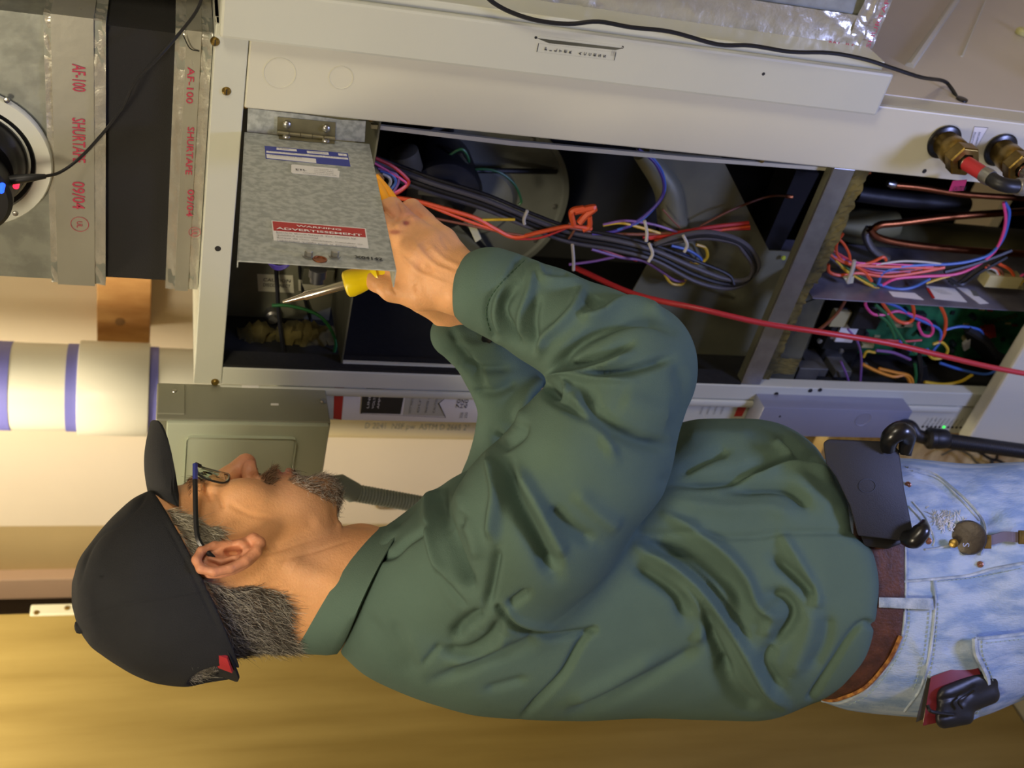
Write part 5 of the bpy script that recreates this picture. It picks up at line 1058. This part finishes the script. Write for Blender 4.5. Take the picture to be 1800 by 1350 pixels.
# armpit cleft, sleeve opening
sv.cap((640, 1000, 0), (560, 990, 0), 60, 60, 6, 's')
V, Q = sv.mesh(2); N = vnormals(V, Q)
if (N*(V-V.mean(0))).sum() < 0: Q = Q[:, ::-1]; N = -N
FOLDS = [
 ([(918, 452), (886, 494), (862, 524), (857, 555), (868, 592)], 4, -4.5, 1), ([(909, 500), (889, 527), (884, 552), (898, 583), (915, 606)], 9, -10), ([(900, 470), (878, 510), (872, 560), (884, 590)], 7, 4),
 ([(937, 471), (931, 513), (917, 555), (920, 595)], 8, 7), ([(945, 515), (938, 566), (942, 610)], 8, -7), ([(943, 462), (957, 492), (993, 497), (1024, 497)], 7, 7), ([(965, 478), (1000, 482)], 8, -5),
 ([(1024, 505), (1013, 541), (985, 572), (960, 592), (948, 622)], 9, 10), ([(1052, 520), (1040, 540)], 20, -8), ([(1019, 557), (1050, 555), (1092, 535), (1134, 535), (1168, 555)], 9, 10),
 ([(975, 655), (990, 632), (1021, 603), (1052, 583), (1095, 563), (1140, 560), (1180, 580)], 10, -12), ([(1108, 603), (1064, 626), (1021, 640), (990, 648)], 8, -10), ([(1109, 620), (1064, 640), (1007, 655), (965, 661)], 7, 8),
 ([(1182, 628), (1134, 644), (1078, 655), (1030, 653)], 8, -11), ([(962, 668), (990, 664), (1040, 664), (1115, 668)], 7, 8), ([(956, 674), (979, 690), (990, 684)], 8, -17), ([(993, 668), (997, 686), (985, 698), (963, 692)], 6, 8),
 ([(912, 750), (920, 705), (937, 680), (952, 674)], 11, 12), ([(952, 684), (979, 703), (1021, 727), (1064, 755), (1084, 785)], 9, -9), ([(1027, 682), (1040, 718), (1080, 753), (1134, 777), (1180, 785)], 13, -12),
 ([(1005, 690), (1035, 732), (1064, 760), (1080, 805)], 11, 9), ([(866, 762), (886, 778), (913, 762), (920, 738)], 10, -9), ([(1190, 640), (1205, 700), (1190, 770)], 14, -5), ([(1090, 700), (1140, 720), (1180, 725)], 25, 6),
 ([(860, 800), (868, 830), (874, 870), (868, 915), (866, 950)], 10, 12), ([(877, 795), (892, 840), (910, 885), (940, 936), (964, 984), (975, 1012)], 15, -19), ([(900, 815), (942, 885), (972, 945), (990, 980)], 13, 10),
 ([(965, 890), (1000, 926), (1048, 955)], 13, -10), ([(1010, 860), (1050, 900), (1090, 930)], 16, 6), ([(775, 850), (778, 894), (784, 930), (799, 975), (814, 1010), (828, 1032)], 11, -17), ([(757, 850), (750, 878), (754, 924), (766, 975), (786, 1020)], 8, 9),
 ([(805, 850), (815, 900), (835, 950), (840, 985)], 12, 6), ([(818, 900), (812, 925)], 10, -6), ([(770, 1000), (790, 1035), (820, 1068)], 4, -4), ([(874, 965), (866, 1014), (857, 1068)], 8, -9),
 ([(876, 1070), (898, 1098), (925, 1113), (970, 1121), (1009, 1115), (1042, 1108)], 4.5, -8, 1), ([(885, 1062), (905, 1088), (935, 1101), (980, 1106)], 7, 4), ([(893, 1066), (928, 1042)], 8, -8),
 ([(848, 1078), (814, 1098), (797, 1120)], 11, -11), ([(775, 1143), (820, 1147), (859, 1126), (880, 1092)], 10, -9), ([(760, 1197), (820, 1178), (865, 1158), (915, 1140), (952, 1120)], 10, -8), ([(790, 1165), (850, 1150), (895, 1120)], 9, 5),
 ([(743, 1170), (773, 1133)], 4, -4), ([(853, 1213), (925, 1193)], 8, -4), ([(913, 1265), (957, 1222), (990, 1185), (1017, 1135), (1040, 1108)], 6, -9), ([(990, 1262), (1073, 1228), (1173, 1174), (1226, 1138)], 12, -9), ([(1000, 1235), (1075, 1200), (1160, 1150)], 14, 6),
 ([(696, 940), (672, 965), (662, 985)], 6, -4), ([(664, 981), (691, 975), (714, 954), (751, 930)], 3.5, -5, 1), ([(740, 868), (715, 900), (690, 925)], 6, -8),
 ([(640, 1080), (680, 1130), (720, 1190)], 14, -4), ([(690, 1090), (710, 1140), (730, 1190)], 12, -4),
 ([(1190, 832), (1249, 800), (1278, 792)], 9, -8), ([(1170, 846), (1264, 843), (1327, 825), (1373, 809), (1432, 812)], 11, -13), ([(1296, 838), (1342, 829), (1382, 818), (1429, 824), (1468, 842)], 7, 9), ([(1280, 860), (1358, 856), (1391, 866), (1420, 890)], 10, -12),
 ([(1171, 880), (1280, 895), (1350, 893), (1400, 910)], 14, 5), ([(1370, 760), (1400, 790), (1440, 805)], 8, -8), ([(1360, 775), (1395, 800)], 6, 5),
 ([(1128, 936), (1218, 936), (1274, 944), (1336, 942), (1373, 936), (1436, 935), (1500, 935)], 3, -3.5, 1),
 ([(1135, 942), (1171, 956), (1218, 980), (1264, 1010), (1296, 1045), (1302, 1105)], 17, -13), ([(1171, 905), (1218, 932), (1280, 978), (1314, 1019), (1327, 1050), (1342, 1072), (1375, 1086)], 9, 11),
 ([(1120, 962), (1171, 988), (1218, 1022), (1249, 1056), (1280, 1095), (1311, 1142), (1348, 1205), (1380, 1240)], 10, 15), ([(1140, 948), (1187, 980), (1233, 1020), (1264, 1056), (1298, 1104), (1316, 1135)], 8, -12),
 ([(1236, 1070), (1249, 1109), (1266, 1150), (1282, 1190)], 10, -14), ([(1358, 978), (1404, 1019), (1431, 1046)], 10, -12), ([(1373, 937), (1404, 984), (1437, 1047), (1432, 1066)], 8, 7),
 ([(1346, 1046), (1373, 1048), (1393, 1073), (1384, 1104), (1356, 1136)], 11, -13), ([(1345, 1065), (1360, 1085), (1345, 1120)], 10, 6), ([(1356, 1136), (1345, 1170), (1372, 1215)], 12, -9), ([(1115, 994), (1156, 1019), (1193, 1050), (1203, 1090)], 11, -11),
 ([(1190, 1020), (1225, 1060), (1238, 1100), (1225, 1130)], 9, 8), ([(1430, 1070), (1420, 1120), (1390, 1190)], 16, 7), ([(1455, 1080), (1450, 1130), (1425, 1180)], 12, -6),
 ([(1426, 1226), (1461, 1170), (1492, 1119), (1515, 1096), (1538, 1099)], 4, -7, 1), ([(1260, 1160), (1290, 1215), (1330, 1250)], 14, -8), ([(1380, 790), (1420, 860), (1470, 900)], 18, 5),
 ([(790, 575), (815, 620), (850, 680)], 8, -6), ([(812, 640), (850, 650), (900, 645)], 8, -7), ([(830, 690), (870, 690), (910, 670)], 8, -6), ([(800, 600), (840, 610), (880, 605)], 9, 5),
 ([(1200, 770), (1260, 765), (1330, 770)], 16, 5), ([(1130, 965), (1220, 985)], 5, -3)]
FA = 1.9; MS = 6; V = folds(V, N, FOLDS); FA = 1.; MS = 0.; V = lap(V, Q, .25); N = vnormals(V, Q)
if (N*(V-V.mean(0))).sum() < 0: N = -N
rg_ = np.random.default_rng(8)
shirtV, shirtQ = V, Q
shirt = mkobj('shirt', M(V), Q, m_shirt, person, True); shirt['label'] = 'dark green twill work shirt with long sleeves'
def surf(V, Q):
    bv = BVHTree.FromPolygons(V.tolist(), Q.tolist())
    def f(u, v, lift=0.):
        h = bv.ray_cast(Vector((u, v, -900)), Vector((0, 0, 1)))
        return np.array((u, v, h[0][2]-lift)) if h[0] else None
    return f
sh = surf(shirtV, shirtQ)
def seam(f, pts, r, m, name, parent, lift=0., k=5, n=5, step=None):
    P = [f(*q, lift) for q in cr(pts, k)]; P = [p for p in P if p is not None]
    if len(P) < 2: return None
    P = np.array(P); z = P[:, 2]; z2 = z.copy(); z2[1:-1] = (z[:-2]+z[1:-1]*2+z[2:])/4; P[:, 2] = np.minimum(z, z2)
    return B().tube(M(P), r, n).obj(name, m, parent, True)
def stitches(f, pts, r, m, name, parent, gap=9., dash=5., lift=1.):
    P = cr(pts, 12); s = np.concatenate([[0], np.cumsum(np.linalg.norm(np.diff(P, axis=0), axis=1))]); b = B(); t = 0
    while t+dash < s[-1]:
        q = [np.array([np.interp(x, s, P[:, 0]), np.interp(x, s, P[:, 1])]) for x in (t, t+dash)]; w = [f(*x, lift) for x in q]
        if all(x is not None for x in w): b.tube([M(x) for x in w], r, 4)
        t += gap
    o = b.obj(name, m, parent); o['kind'] = 'stuff'; return o
def patch(f, poly, lift, m, name, parent, cell=7., thick=6., smooth=True, bulge=0.):
    """a flat piece lying on a surface: grid clipped to the outline, given thickness"""
    poly = np.array(poly, float); lo, hi = poly.min(0), poly.max(0)
    bm = bmesh.new(); vs = [bm.verts.new((p[0], p[1], 0)) for p in poly]; bm.faces.new(vs)
    for ax in (0, 1):
        x = lo[ax]+cell
        while x < hi[ax]:
            pl = [0, 0, 0]; pl[ax] = x; nn = [0, 0, 0]; nn[ax] = 1
            bmesh.ops.bisect_plane(bm, geom=bm.verts[:]+bm.edges[:]+bm.faces[:], plane_co=pl, plane_no=nn); x += cell
    bm.verts.ensure_lookup_table(); P = np.array([v.co[:] for v in bm.verts]); Fc = [[v.index for v in fc.verts] for fc in bm.faces]
    bedge = [(e.verts[0].index, e.verts[1].index) for e in bm.edges if len(e.link_faces) == 1]; bset = {i for e in bedge for i in e}; bm.free()
    W_ = []; last = 0
    for p in P:
        h = f(p[0], p[1]); W_.append(np.nan if h is None else h[2])
    W_ = np.array(W_); good = np.where(~np.isnan(W_))[0]
    for i in np.where(np.isnan(W_))[0]: W_[i] = W_[good[np.argmin(((P[good, :2]-P[i, :2])**2).sum(1))]]
    top = P.copy(); top[:, 2] = W_-lift-thick
    if bulge:
        dd, _ = seg_dist(P[:, :2], np.vstack([poly, poly[:1]])); top[:, 2] -= bulge*(1-np.exp(-(dd/14)**2))
    for i in bset: top[i, 2] += thick*.5
    bot = P.copy(); bot[:, 2] = W_-lift+2; n = len(P)
    faces = [f_ for f_ in Fc]+[[x+n for x in f_[::-1]] for f_ in Fc]+[[a, b, b+n, a+n] for a, b in bedge]
    Vw = M(np.vstack([top, bot])); o = mkobj(name, Vw, faces, m, parent)
    b2 = bmesh.new(); b2.from_mesh(o.data); bmesh.ops.recalc_face_normals(b2, faces=b2.faces); b2.to_mesh(o.data); b2.free()
    if smooth: o.data.polygons.foreach_set('use_smooth', np.ones(len(o.data.polygons), bool)); o.data.set_sharp_from_angle(angle=.9)
    return o
# collar: a flared band folded over around the neck
def collar():
    n, rows = 64, [((592, 1036, -6), (-62, 100), 112), ((584, 1036, -6), (-66, 105), 118), ((604, 1038, -6), (-66, 112), 136), ((636, 1036, -6), (-62, 116), 158), ((650, 1030, -6), (-58, 120), 168), ((654, 1026, -6), (-56, 116), 164), ((625, 1036, -6), (-60, 108), 140), ((600, 1036, -6), (-60, 98), 112)]
    V = []
    for c, ax, w in rows:
        for k in range(n):
            a = 2*math.pi*k/n; V.append((c[0]+math.cos(a)*ax[0]+2*math.sin(3*a), c[1]+math.cos(a)*ax[1], c[2]-math.sin(a)*w))
    m_ = len(rows); Fc = [(i*n+k, i*n+(k+1) % n, ((i+1) % m_)*n+(k+1) % n, ((i+1) % m_)*n+k) for i in range(m_) for k in range(n)]
    return M(np.array(V)), Fc
cvv, cff = collar(); col_ = B().add(cvv, cff).obj('collar', m_shirt, person, True); col_.data.set_sharp_from_angle(angle=1.2)
# shirt details
m_seam = mat('dark_green_seam', '35503f', .9)
stitches(sh, [(922, 458), (884, 494), (860, 526), (855, 556), (864, 588)], .0006, m_seam, 'cuff_stitching', shirt, 9, 6, .5)
bc = M((856, 594, -4)); bd = M((856, 594, -30))-bc; bd /= np.linalg.norm(bd)
hb_ = sh(856, 596)
if hb_ is not None: bc = M(hb_+[0, 0, -2])
B().lathe(bc, bc+bd, [(0, .0052), (.002, .0058), (.0032, .005), (.0032, .0042), (.0026, .003), (.0026, .0005)], 18).obj('cuff_button', m_blackg, shirt, True)
# ---- jeans (hips, legs)
jv = Vol((1380, 770, -260), (2660, 1300, 300), 5)
jv.loft([(1395, 850, 1222, -150, 190), (1430, 812, 1228, -168, 208), (1500, 804, 1250, -190, 232), (1600, 806, 1260, -200, 245), (1700, 815, 1264, -203, 250), (1800, 812, 1230, -198, 248), (1880, 815, 1200, -195, 245)], 0, 2.5)
for s in (-1, 1): jv.chain([(1830, 1010, 25+s*105), (2250, 990, 25+s*100), (2600, 1030, 25+s*100)], [150, 105, 88], 30 if s else 0, kk=10)
V, Q = jv.mesh(2); N = vnormals(V, Q)
if (N*(V-V.mean(0))).sum() < 0: Q = Q[:, ::-1]; N = -N
V = folds(V, N, [([(1630, 960), (1700, 930), (1760, 900)], 10, -5), ([(1590, 1040), (1640, 1045), (1700, 1030), (1800, 995)], 5, 5, 1), ([(1660, 1150), (1690, 1130), (1720, 1110)], 14, -6), ([(1600, 1110), (1630, 1170), (1640, 1220)], 10, 4),
                 ([(1610, 835), (1640, 845), (1680, 880)], 6, -7), ([(1700, 850), (1760, 900), (1800, 940)], 20, 5), ([(1740, 1180), (1800, 1150)], 16, -5), ([(1520, 1210), (1545, 1190), (1570, 1150)], 8, -4), ([(1650, 1000), (1690, 985), (1720, 985)], 10, -4)])
N = vnormals(V, Q)
jeans = mkobj('jeans', M(V), Q, m_denim, person, True); jeans['label'] = 'faded light blue jeans with frayed front pocket'
jn = surf(V, Q)
for s in (-1, 1):
    b_ = Vol((2560, 860, -110), (2760, 1120, 110), 6); b_.ell((2690, 960, 0), (38, 95, 52), 0); b_.chain([(2570, 1040, 0), (2680, 1040, 0)], [58, 50], 20)
    Vb, Qb = b_.mesh(1); Vb[:, 2] += 25+s*100; Vb[:, 0] -= 30
    mkobj('boot', M(Vb), Qb[:, ::-1] if (vnormals(Vb, Qb)*(Vb-Vb.mean(0))).sum() < 0 else Qb, m_belt, person, True)
belt = patch(jn, [(1390, 1222), (1420, 1222), (1450, 1231), (1478, 1228), (1522, 1206), (1562, 1160), (1584, 1116), (1590, 1060), (1590, 950), (1560, 860), (1520, 840), (1500, 870), (1500, 960), (1520, 1050), (1480, 1180), (1420, 1205)], 1, m_belt, 'belt', person, 9, 6)
belt['label'] = 'brown leather belt'
seam(jn, [(1432, 1222), (1455, 1231), (1480, 1227), (1522, 1207), (1562, 1161), (1583, 1118)], .0024, m_beltedge, 'belt_edge', belt, 9)
def waist(pts, r=.0016, m=m_denim_pale, nm='waistband_seam', lift=1.): return seam(jn, pts, r, m, nm, jeans, lift)
waist([(1591, 950), (1592, 1010), (1591, 1060), (1586, 1115), (1564, 1163), (1524, 1210), (1480, 1235), (1445, 1232)], .0018)
waist([(1640, 1018), (1644, 1060), (1640, 1110), (1632, 1160), (1618, 1210), (1590, 1250)], .0017)
waist([(1588, 1022), (1640, 1018), (1700, 1012), (1745, 1000), (1800, 990)], .0018, nm='side_seam')
waist([(1596, 822), (1640, 832), (1665, 850), (1700, 880), (1728, 915), (1732, 945), (1722, 975)], .0019, nm='pocket_hem')
waist([(1604, 828), (1650, 842), (1690, 880), (1722, 915)], .0012, nm='pocket_hem', lift=1)
waist([(1598, 890), (1620, 915), (1634, 945), (1632, 955)], .0014, nm='coin_pocket_hem')
waist([(1604, 882), (1627, 910), (1642, 945), (1640, 960)], .0011, nm='coin_pocket_hem')
waist([(1626, 966), (1650, 963), (1676, 957)], .0012, nm='coin_pocket_hem')
for pts in ([(1598, 1060), (1596, 1110), (1572, 1165), (1530, 1218), (1490, 1240)], [(1634, 1060), (1630, 1110), (1622, 1160), (1605, 1215)], [(1649, 1060), (1646, 1110), (1640, 1160), (1628, 1210)], [(1650, 1022), (1720, 1014), (1800, 998)]):
    stitches(jn, pts, .0006, m_thread, 'stitching', jeans, 8, 5, 1.5)
loop = patch(jn, [(1545, 1050), (1640, 1052), (1642, 1072), (1545, 1068)], 11, m_denim_pale, 'belt_loop', jeans, 8, 4)
pocket = patch(jn, [(1712, 1121), (1735, 1122), (1800, 1114), (1860, 1108), (1860, 1225), (1800, 1229), (1740, 1252), (1690, 1275), (1708, 1250), (1722, 1215), (1735, 1200), (1722, 1160)], 14, m_denim, 'back_pocket', jeans, 8, 6)
pk = lambda pts, r, lift=20: seam(jn, pts, r, m_denim_pale, 'back_pocket_hem', jeans, lift)
pk([(1713, 1122), (1716, 1150), (1736, 1195), (1728, 1225), (1706, 1255), (1690, 1274)], .003); pk([(1714, 1122), (1740, 1121), (1800, 1114)], .0018)
for o_ in ([(1726, 1126), (1728, 1152), (1745, 1196), (1738, 1226), (1716, 1256)], [(1735, 1130), (1800, 1123)]): stitches(jn, o_, .0007, m_thread, 'stitching', jeans, 8, 5, 21)
# frayed patch by the coin pocket
fr = B()
for i in range(110):
    c0 = np.array((1660, 915))+rg_.normal(0, 1, 2)*(13, 8); d0 = rg_.normal(0, 1, 2)*(2, 5); d0 = d0/np.linalg.norm(d0)*rg_.uniform(5, 12)
    p0, p1 = jn(*c0, 1.5), jn(*(c0+d0), 4)
    if p0 is not None and p1 is not None: fr.tube([M(p0), M(p1)], .0005, 3)
m_fray = mat('frayed_cotton', 'c9ccd0', .9); f_ = fr.obj('frayed_threads', m_fray, jeans); f_['kind'] = 'stuff'; f_['label'] = 'white frayed threads of a worn hole'
for (u_, v_) in ((1596, 852), (1632, 951), (1723, 992)):
    p = jn(u_, v_, 1); a = M(p); d_ = M(p+[0, 0, -20])-a; d_ /= np.linalg.norm(d_)
    B().lathe(a, a+d_, [(0, .0036), (.001, .0035), (.0018, .0025), (.0014, .0016), (.0026, .0012), (.003, .0006)], 16).obj('rivet', m_rivet, jeans, True)
# ================================================================ things the man carries
def jp(u, v, lift=0): return jn(u, v, lift)
m_case = mat('matte_black_case', '1e1f25', .6, bump=.2, bs=900)
# phone holster: thick plate held by four curved claws
hol = empty('phone_holster', tuple(M((1530, 850, -230))), 'black phone in a clip-on belt holster with curved claws at his front hip', 'phone holster')
def plate(poly, w0, thick, name, m, parent, bevel=.002, ramp=0.):
    f = [M((p[0], p[1], w0+ramp*(p[1]-850))) for p in poly]; dv = M((poly[0][0], poly[0][1], w0+thick))-M((poly[0][0], poly[0][1], w0))
    return B().prism(f, dv).obj(name, m, parent, True, bevel, 2)
plate([(1447, 778), (1456, 772), (1560, 776), (1580, 790), (1590, 862), (1606, 940), (1596, 952), (1508, 942), (1494, 890), (1470, 840), (1452, 815)], -236, 30, 'phone_back', m_case, hol, .0022, -.05)
B().tube([M((1524+15*math.cos(a), 854+12*math.sin(a), -236.5-.05*(4+12*math.sin(a)))) for a in np.linspace(0, 6.2832, 25)], .0005, 5).obj('clip_socket', m_blackp, hol)
for pts, rr in (([(1560, 788, -232), (1566, 768, -256), (1582, 758, -262), (1594, 768, -250), (1590, 795, -232)], [.008, .010, .011, .010, .006]), ([(1590, 945, -236), (1606, 948, -256), (1620, 932, -262), (1624, 916, -250)], [.008, .010, .009, .003]), ):
    B().tube([M(p) for p in pts], rr, 14, smooth=6).obj('claw', m_blackg, hol, True)
B().tube([M((1560, 770, -215)), M((1580, 755, -214)), M((1596, 765, -210)), M((1592, 800, -205))], [.006, .008, .008, .006], 12, smooth=5).obj('claw', m_blackg, hol, True)
plate([(1510, 935), (1560, 945), (1600, 950), (1560, 965), (1520, 960)], -215, 25, 'belt_clip', m_blackp, hol, .001)
# pocket watch on a leather fob
m_wat = mat('tarnished_steel', '4d463f', .42, metal=.55, var=.3, vs=60, bump=.2, bs=200)
m_fob = mat('grey_leather_strap', '6a6375', .7, var=.2, vs=30)
wa = empty('pocket_tape', tuple(M(jn(1700, 950, 8))), 'small worn steel disc with brass clip and grey strap hanging at front pocket', 'keyring')
wa.name = 'pocket_disc'
p0 = M(jn(1702, 945, 3)); d0 = M(jn(1702, 945, 30))-p0; d0 /= np.linalg.norm(d0); ang = d0
B().lathe(p0-d0*.002, p0+d0, [(0, .0155), (.002, .0185), (.006, .019), (.009, .0175), (.0105, .013), (.0105, .0003)], 32).obj('disc', m_wat, wa, True)
text('S', M(jn(1703, 962, 28)), M((1700, 940, -240))-M((1700, 960, -240)), M((1690, 950, -240))-M((1710, 950, -240)), .008, m_steel, wa, name='engraving')
fob = []
for q in [(1722, 952), (1745, 948), (1765, 943), (1790, 944), (1830, 942)]:
    h_ = jn(*q, 10); fob.append(M(h_))
upf = M((1750, 930, -200))-M((1750, 960, -200)); upf /= np.linalg.norm(upf)
ribbon(fob, .0055, .0022, upf).obj('strap', m_fob, wa)
for q in ((1728, 952), (1789, 944)):
    c_ = M(jn(*q, 13)); a_ = M(jn(q[0]+6, q[1], 13)); a_ = c_+(a_-c_)/np.linalg.norm(a_-c_)*.008; ribbon([c_, a_], .0075, .0035, upf).obj('brass_clasp', m_brass, wa, bevel=.0008)
B().lathe(M(jn(1676, 955, 6)), M(jn(1676, 955, 30)), [(0, .005), (.006, .005), (.007, .003)], 14).obj('crown', m_brass, wa, True)
# back pocket: red notebook, wallet, black pouch
def slab(poly, w, thick, name, m, parent=None, bevel=.001): return plate(poly, w, thick, name, m, parent, bevel)
jw = jn(1680, 1200)[2]
m_maroon = mat('maroon_cover', '6e1f28', .5, var=.2, vs=40); m_paper = mat('paper_edge', 'cfc4a8', .9, var=.2, vs=300)
nb = empty('notebook', tuple(M((1690, 1200, jw-10))), 'slim maroon notebook sticking out of the back pocket', 'notebook')
slab([(1636, 1190), (1715, 1160), (1730, 1200), (1650, 1270), (1622, 1276)], jw-16, 4, 'cover', m_maroon, nb, .0008); slab([(1637, 1193), (1715, 1163), (1728, 1203), (1648, 1268), (1622, 1270)], jw-12, 7, 'pages', m_paper, nb, .0003)
text('Di', M((1646, 1206, jw-17)), M((1646, 1214, 0))-M((1640, 1196, 0)), M((1630, 1200, 0))-M((1650, 1194, 0)), .004, m_paper, nb)
wl = slab([(1631, 1188), (1640, 1192), (1628, 1262), (1610, 1270), (1612, 1258)], jw-9, 14, 'wallet', mat('dark_wallet_leather', '35322c', .6, var=.2, vs=40)); tag(wl, 'dark leather wallet edge behind the maroon notebook in the back pocket', 'wallet')
po = empty('pouch', tuple(M((1680, 1240, jw-30))), 'black zipped pouch bulging out of the back pocket', 'pouch')
pv = Vol((1600, 1140, jw-90), (1790, 1320, jw+20), 3); pv.chain([(1666, 1224, jw-18), (1740, 1190, jw+2)], [20, 18], 0); pv.chain([(1664, 1250, jw-18), (1742, 1222, jw+2)], [18, 16], 16); pv.chain([(1660, 1266, jw-22), (1700, 1262, jw-14)], [15, 12], 14)
Vp, Qp = pv.mesh(1); Np = vnormals(Vp, Qp)
if (Np*(Vp-Vp.mean(0))).sum() < 0: Qp = Qp[:, ::-1]; Np = -Np
Vp = folds(Vp, Np, [([(1645, 1232), (1690, 1222), (1715, 1205)], 4, -5), ([(1690, 1240), (1700, 1225), (1712, 1215)], 5, -4), ([(1650, 1262), (1680, 1258)], 3, -3)])
mkobj('pouch_body', M(Vp), Qp, m_blackp, po, True)
B().tube([M((1630, 1240, jw-42)), M((1636, 1250, jw-50)), M((1655, 1254, jw-46)), M((1675, 1256, jw-42))], .002, 8, smooth=5).obj('cord', m_blackg, po, True)
B().tube([M((1692, 1245, jw-44)), M((1685, 1233, jw-46)), M((1700, 1222, jw-44)), M((1712, 1212, jw-50))], .0015, 8, smooth=5).obj('cord', m_blackg, po, True)
# ---- screwdriver in the right hand
m_yel = mat('yellow_plastic', 'f2d60a', .3, clear=.3); m_org = mat('orange_yellow_grip', 'f2a512', .35)
m_blade = mat('bright_steel', 'cfc8b8', .22, metal=1.)
sd = empty('screwdriver', tuple(M((640, 490, -170))), 'yellow handled flat screwdriver gripped in his right hand', 'screwdriver')
a0 = M((497, 531, -132)); a1 = M((716, 470, -186)); ax = (a1-a0)/np.linalg.norm(a1-a0); Lr = np.linalg.norm(a1-a0)
t_of = lambda u: Lr*(u-497)/(716-497)
ts = t_of(605)
B().tube([a0, a0+ax*ts*.33, a0+ax*ts*.36, a0+ax*(ts+.004)], [.0014, .0032, .0042, .0044], 14).obj('blade', m_blade, sd, True)
B().lathe(a0+ax*ts, a1, [(-.0005, .004), (0, .0095), (.002, .0125), (.006, .0132), (.014, .0120), (.024, .0095), (.027, .0098), (.030, .0135), (.032, .0140), (.034, .011), (.060, .012), (.075, .011), (.08, .006)], 20).obj('handle', m_yel, sd, True)
# ---- cutters held in the left hand
pl = empty('wire_cutters', tuple(M((700, 420, -80))), 'orange handled wire cutters held in his hidden left hand', 'pliers')
B().tube([M(p) for p in [(664, 318, -10), (674, 345, -50), (688, 385, -80), (700, 440, -80), (735, 505, -62), (766, 539, -45)]], [.003, .0055, .0065, .0065, .0060, .0045], 12, smooth=5).obj('grip', m_org, pl, True)
B().tube([M(p) for p in [(662, 310, 0), (690, 350, -50), (706, 400, -70), (725, 450, -60), (745, 500, -48)]], [.003, .005, .006, .006, .004], 12, smooth=5).obj('grip', m_org, pl, True)
B().tube([M((650, 290, 70)), M((664, 316, 0))], [.003, .007], 10).obj('jaws', m_steel, pl, True)
